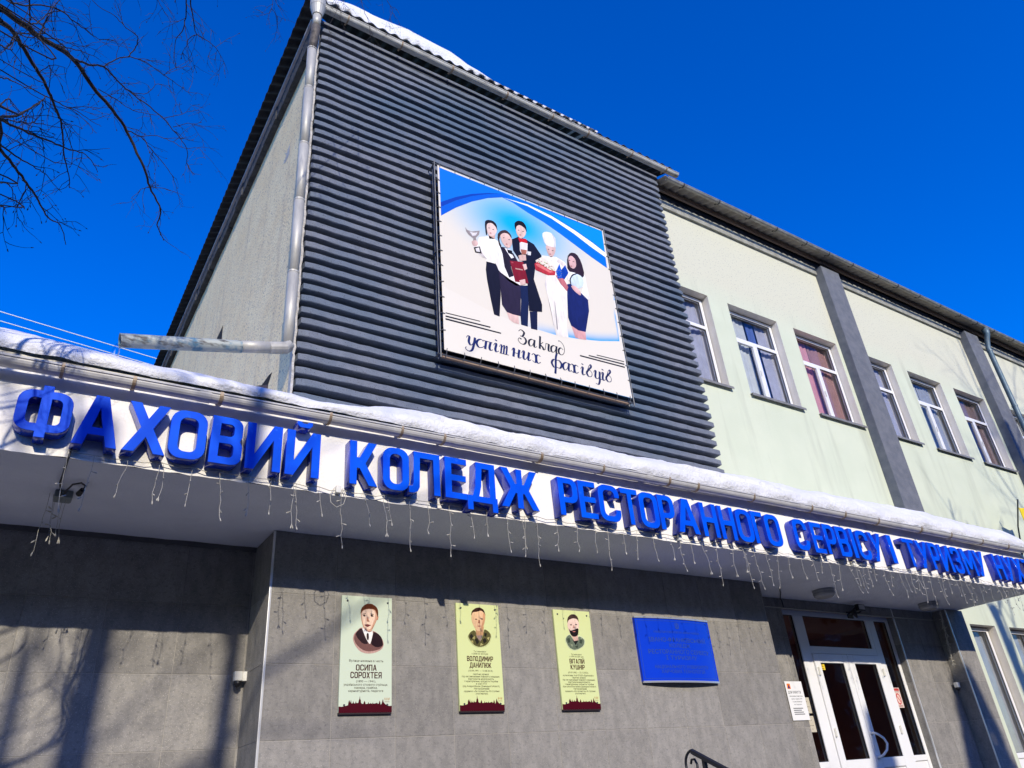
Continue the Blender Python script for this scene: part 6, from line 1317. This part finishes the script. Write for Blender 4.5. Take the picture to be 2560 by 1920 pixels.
def twigs(p, d, L, r, lev):
    n = 5; q = Vector(p); dd = Vector(d); pts = [q.copy()]
    for i in range(n):
        dd = (dd+Vector((random.uniform(-1,1),random.uniform(-1,1),random.uniform(-1.15,0.7)))*0.32).normalized(); q = q+dd*(L/n); pts.append(q.copy())
    tw.tube(pts,[r*(1-0.12*i) for i in range(n+1)],3,cap=False)
    if random.random() < 0.5: tw.tube([q,q+dd*0.012],[r*1.6,r*0.8],4)
    if lev > 0:
        for i in range(random.randint(1,3)):
            j = random.randint(1,n-1); s = (dd.orthogonal().normalized()*random.choice((-1,1))+dd*0.7+Vector((random.uniform(-.5,.5),random.uniform(-.5,.5),random.uniform(-.6,.3)))).normalized()
            twigs(pts[j], s, L*random.uniform(0.4,0.75), r*0.8, lev-1)
for (r0,r1,pts) in LIMBS:
    p0 = Vector(pts[0]); d0 = (p0-Vector(pts[1])).normalized()
    if p0.x < -0.40 and p0.z < 6.6 or r0 == 0.016:      # comes straight from the trunk, left of the picture
        za = min(8.4,max(3.4,p0.z-0.9)); j = max(0,min(6,[i for i,q in enumerate(trunk_pts) if q[2] <= za][-1]))
        a = Vector(trunk_pts[j]).lerp(Vector(trunk_pts[j+1]),(za-trunk_pts[j][2])/(trunk_pts[j+1][2]-trunk_pts[j][2]))
        ext = p0+d0*0.5; ext.z = max(ext.z,p0.z-0.25); con = smooth3([tuple(a),tuple(a.lerp(ext,0.5)+Vector((0,0,0.12))),tuple(ext),tuple(p0)],5)
        lm.tube(con,[r0*0.75-(r0*0.25)*i/(len(con)-1) for i in range(len(con))],6,cap=False)
    sm = smooth3(pts,5); n = len(sm)
    sm = [(x+random.uniform(-.004,.004),y+random.uniform(-.004,.004),z+random.uniform(-.004,.004)) for x,y,z in sm]
    lm.tube(sm,[0.62*(r0+(r1-r0)*i/(n-1)) for i in range(n)],6,cap=False)
    Ltot = sum((Vector(sm[i+1])-Vector(sm[i])).length for i in range(n-1))
    for k in range(int(Ltot*8)+1):
        i = random.randint(1,n-2); ax = (Vector(sm[i+1])-Vector(sm[i-1])).normalized()
        s = (Matrix.Rotation(random.uniform(0,6.28),3,ax)@ax.orthogonal().normalized()+ax*0.8+Vector((0,0,-0.15))).normalized()
        twigs(sm[i], s, random.uniform(0.10,0.30), max(0.0015,min(0.0024,(r0+(r1-r0)*i/(n-1))*0.6)), 1)
lm.build('limbs', 'bark', vt, smooth=True, fix=False); tw.build('twigs', 'bark', vt, fix=False)
# trees standing behind the viewer: only their shadows and reflections show
bare_tree('bare_tree', (-3.10,-13.6,0), 11.8, 0.26, 1, 'bare tree behind the viewer casting the broad trunk shadow on the left tiled wall', levels=2, first=0.80, spread=0.3, density=0.45)
bare_tree('bare_tree', (-1.71,-12.2,0), 11.0, 0.14, 2, 'slim bare tree behind the viewer casting the thin trunk shadow near the tiled corner', levels=2, first=0.84, spread=0.3, density=0.6)
bare_tree('bare_tree', (-3.73,-13.9,0), 11.2, 0.13, 3, 'bare tree behind the viewer casting shadow at the left end of the tiled wall', levels=2, first=0.76, spread=0.3, density=0.7)
bare_tree('bare_tree', (16.9,-13.0,0), 17.5, 0.22, 4, 'tall bare tree behind the viewer casting branch shadows on the right of the mint facade', levels=4, first=0.45, spread=0.35)
bare_tree('bare_tree', (21.5,-16.0,0), 19.0, 0.24, 5, 'tall bare tree far right behind the viewer reflected in the windows', levels=3, first=0.35, spread=0.35)
bare_tree('bare_tree', (3.2,-20.0,0), 10.5, 0.16, 6, 'low bare tree behind the viewer dappling the plaque wall with soft shadow', levels=3, first=0.4, spread=0.4, density=1.2)
def conifer(base, H, r, lab, seed):
    random.seed(seed); t = thing('thuja_tree', lab, 'tree', base, 'thujas behind the viewer'); x,y,z = base
    MB().tube([(x,y,z),(x,y,z+H*0.9)],[0.09,0.02],8).build('trunk', 'bark_grey', t)
    b_ = MB()
    for i in range(6000):
        h = random.random()**0.8; rr = r*(1-h)**0.75*(0.55+0.45*random.random())+0.02; a = random.uniform(0,6.28); c = Vector((x+rr*math.cos(a),y+rr*math.sin(a),z+0.2+h*(H-0.2)))
        d = Vector((math.cos(a)*0.5,math.sin(a)*0.5,1)).normalized()*random.uniform(0.12,0.28); s = Vector((-math.sin(a),math.cos(a),random.uniform(-.3,.3)))*random.uniform(0.04,0.08)
        b_.add([c-s,c+s,c+d],[(0,1,2)])
    b_.build('crown', 'needles', t, fix=False)
conifer((9.65,-15.6,0), 11.0, 2.2, 'slender thuja behind the viewer whose pointed shadow falls right of the door', 1)
conifer((7.15,-15.4,0), 10.5, 1.5, 'rounder thuja behind the viewer shading the lower door leaves', 2)
bare_tree('bare_tree', (13.35,-11.6,0), 11.5, 0.30, 8, 'stout bare tree behind the viewer casting the wide shadow beside the lower right windows', levels=2, first=0.8, spread=0.35, density=0.7)
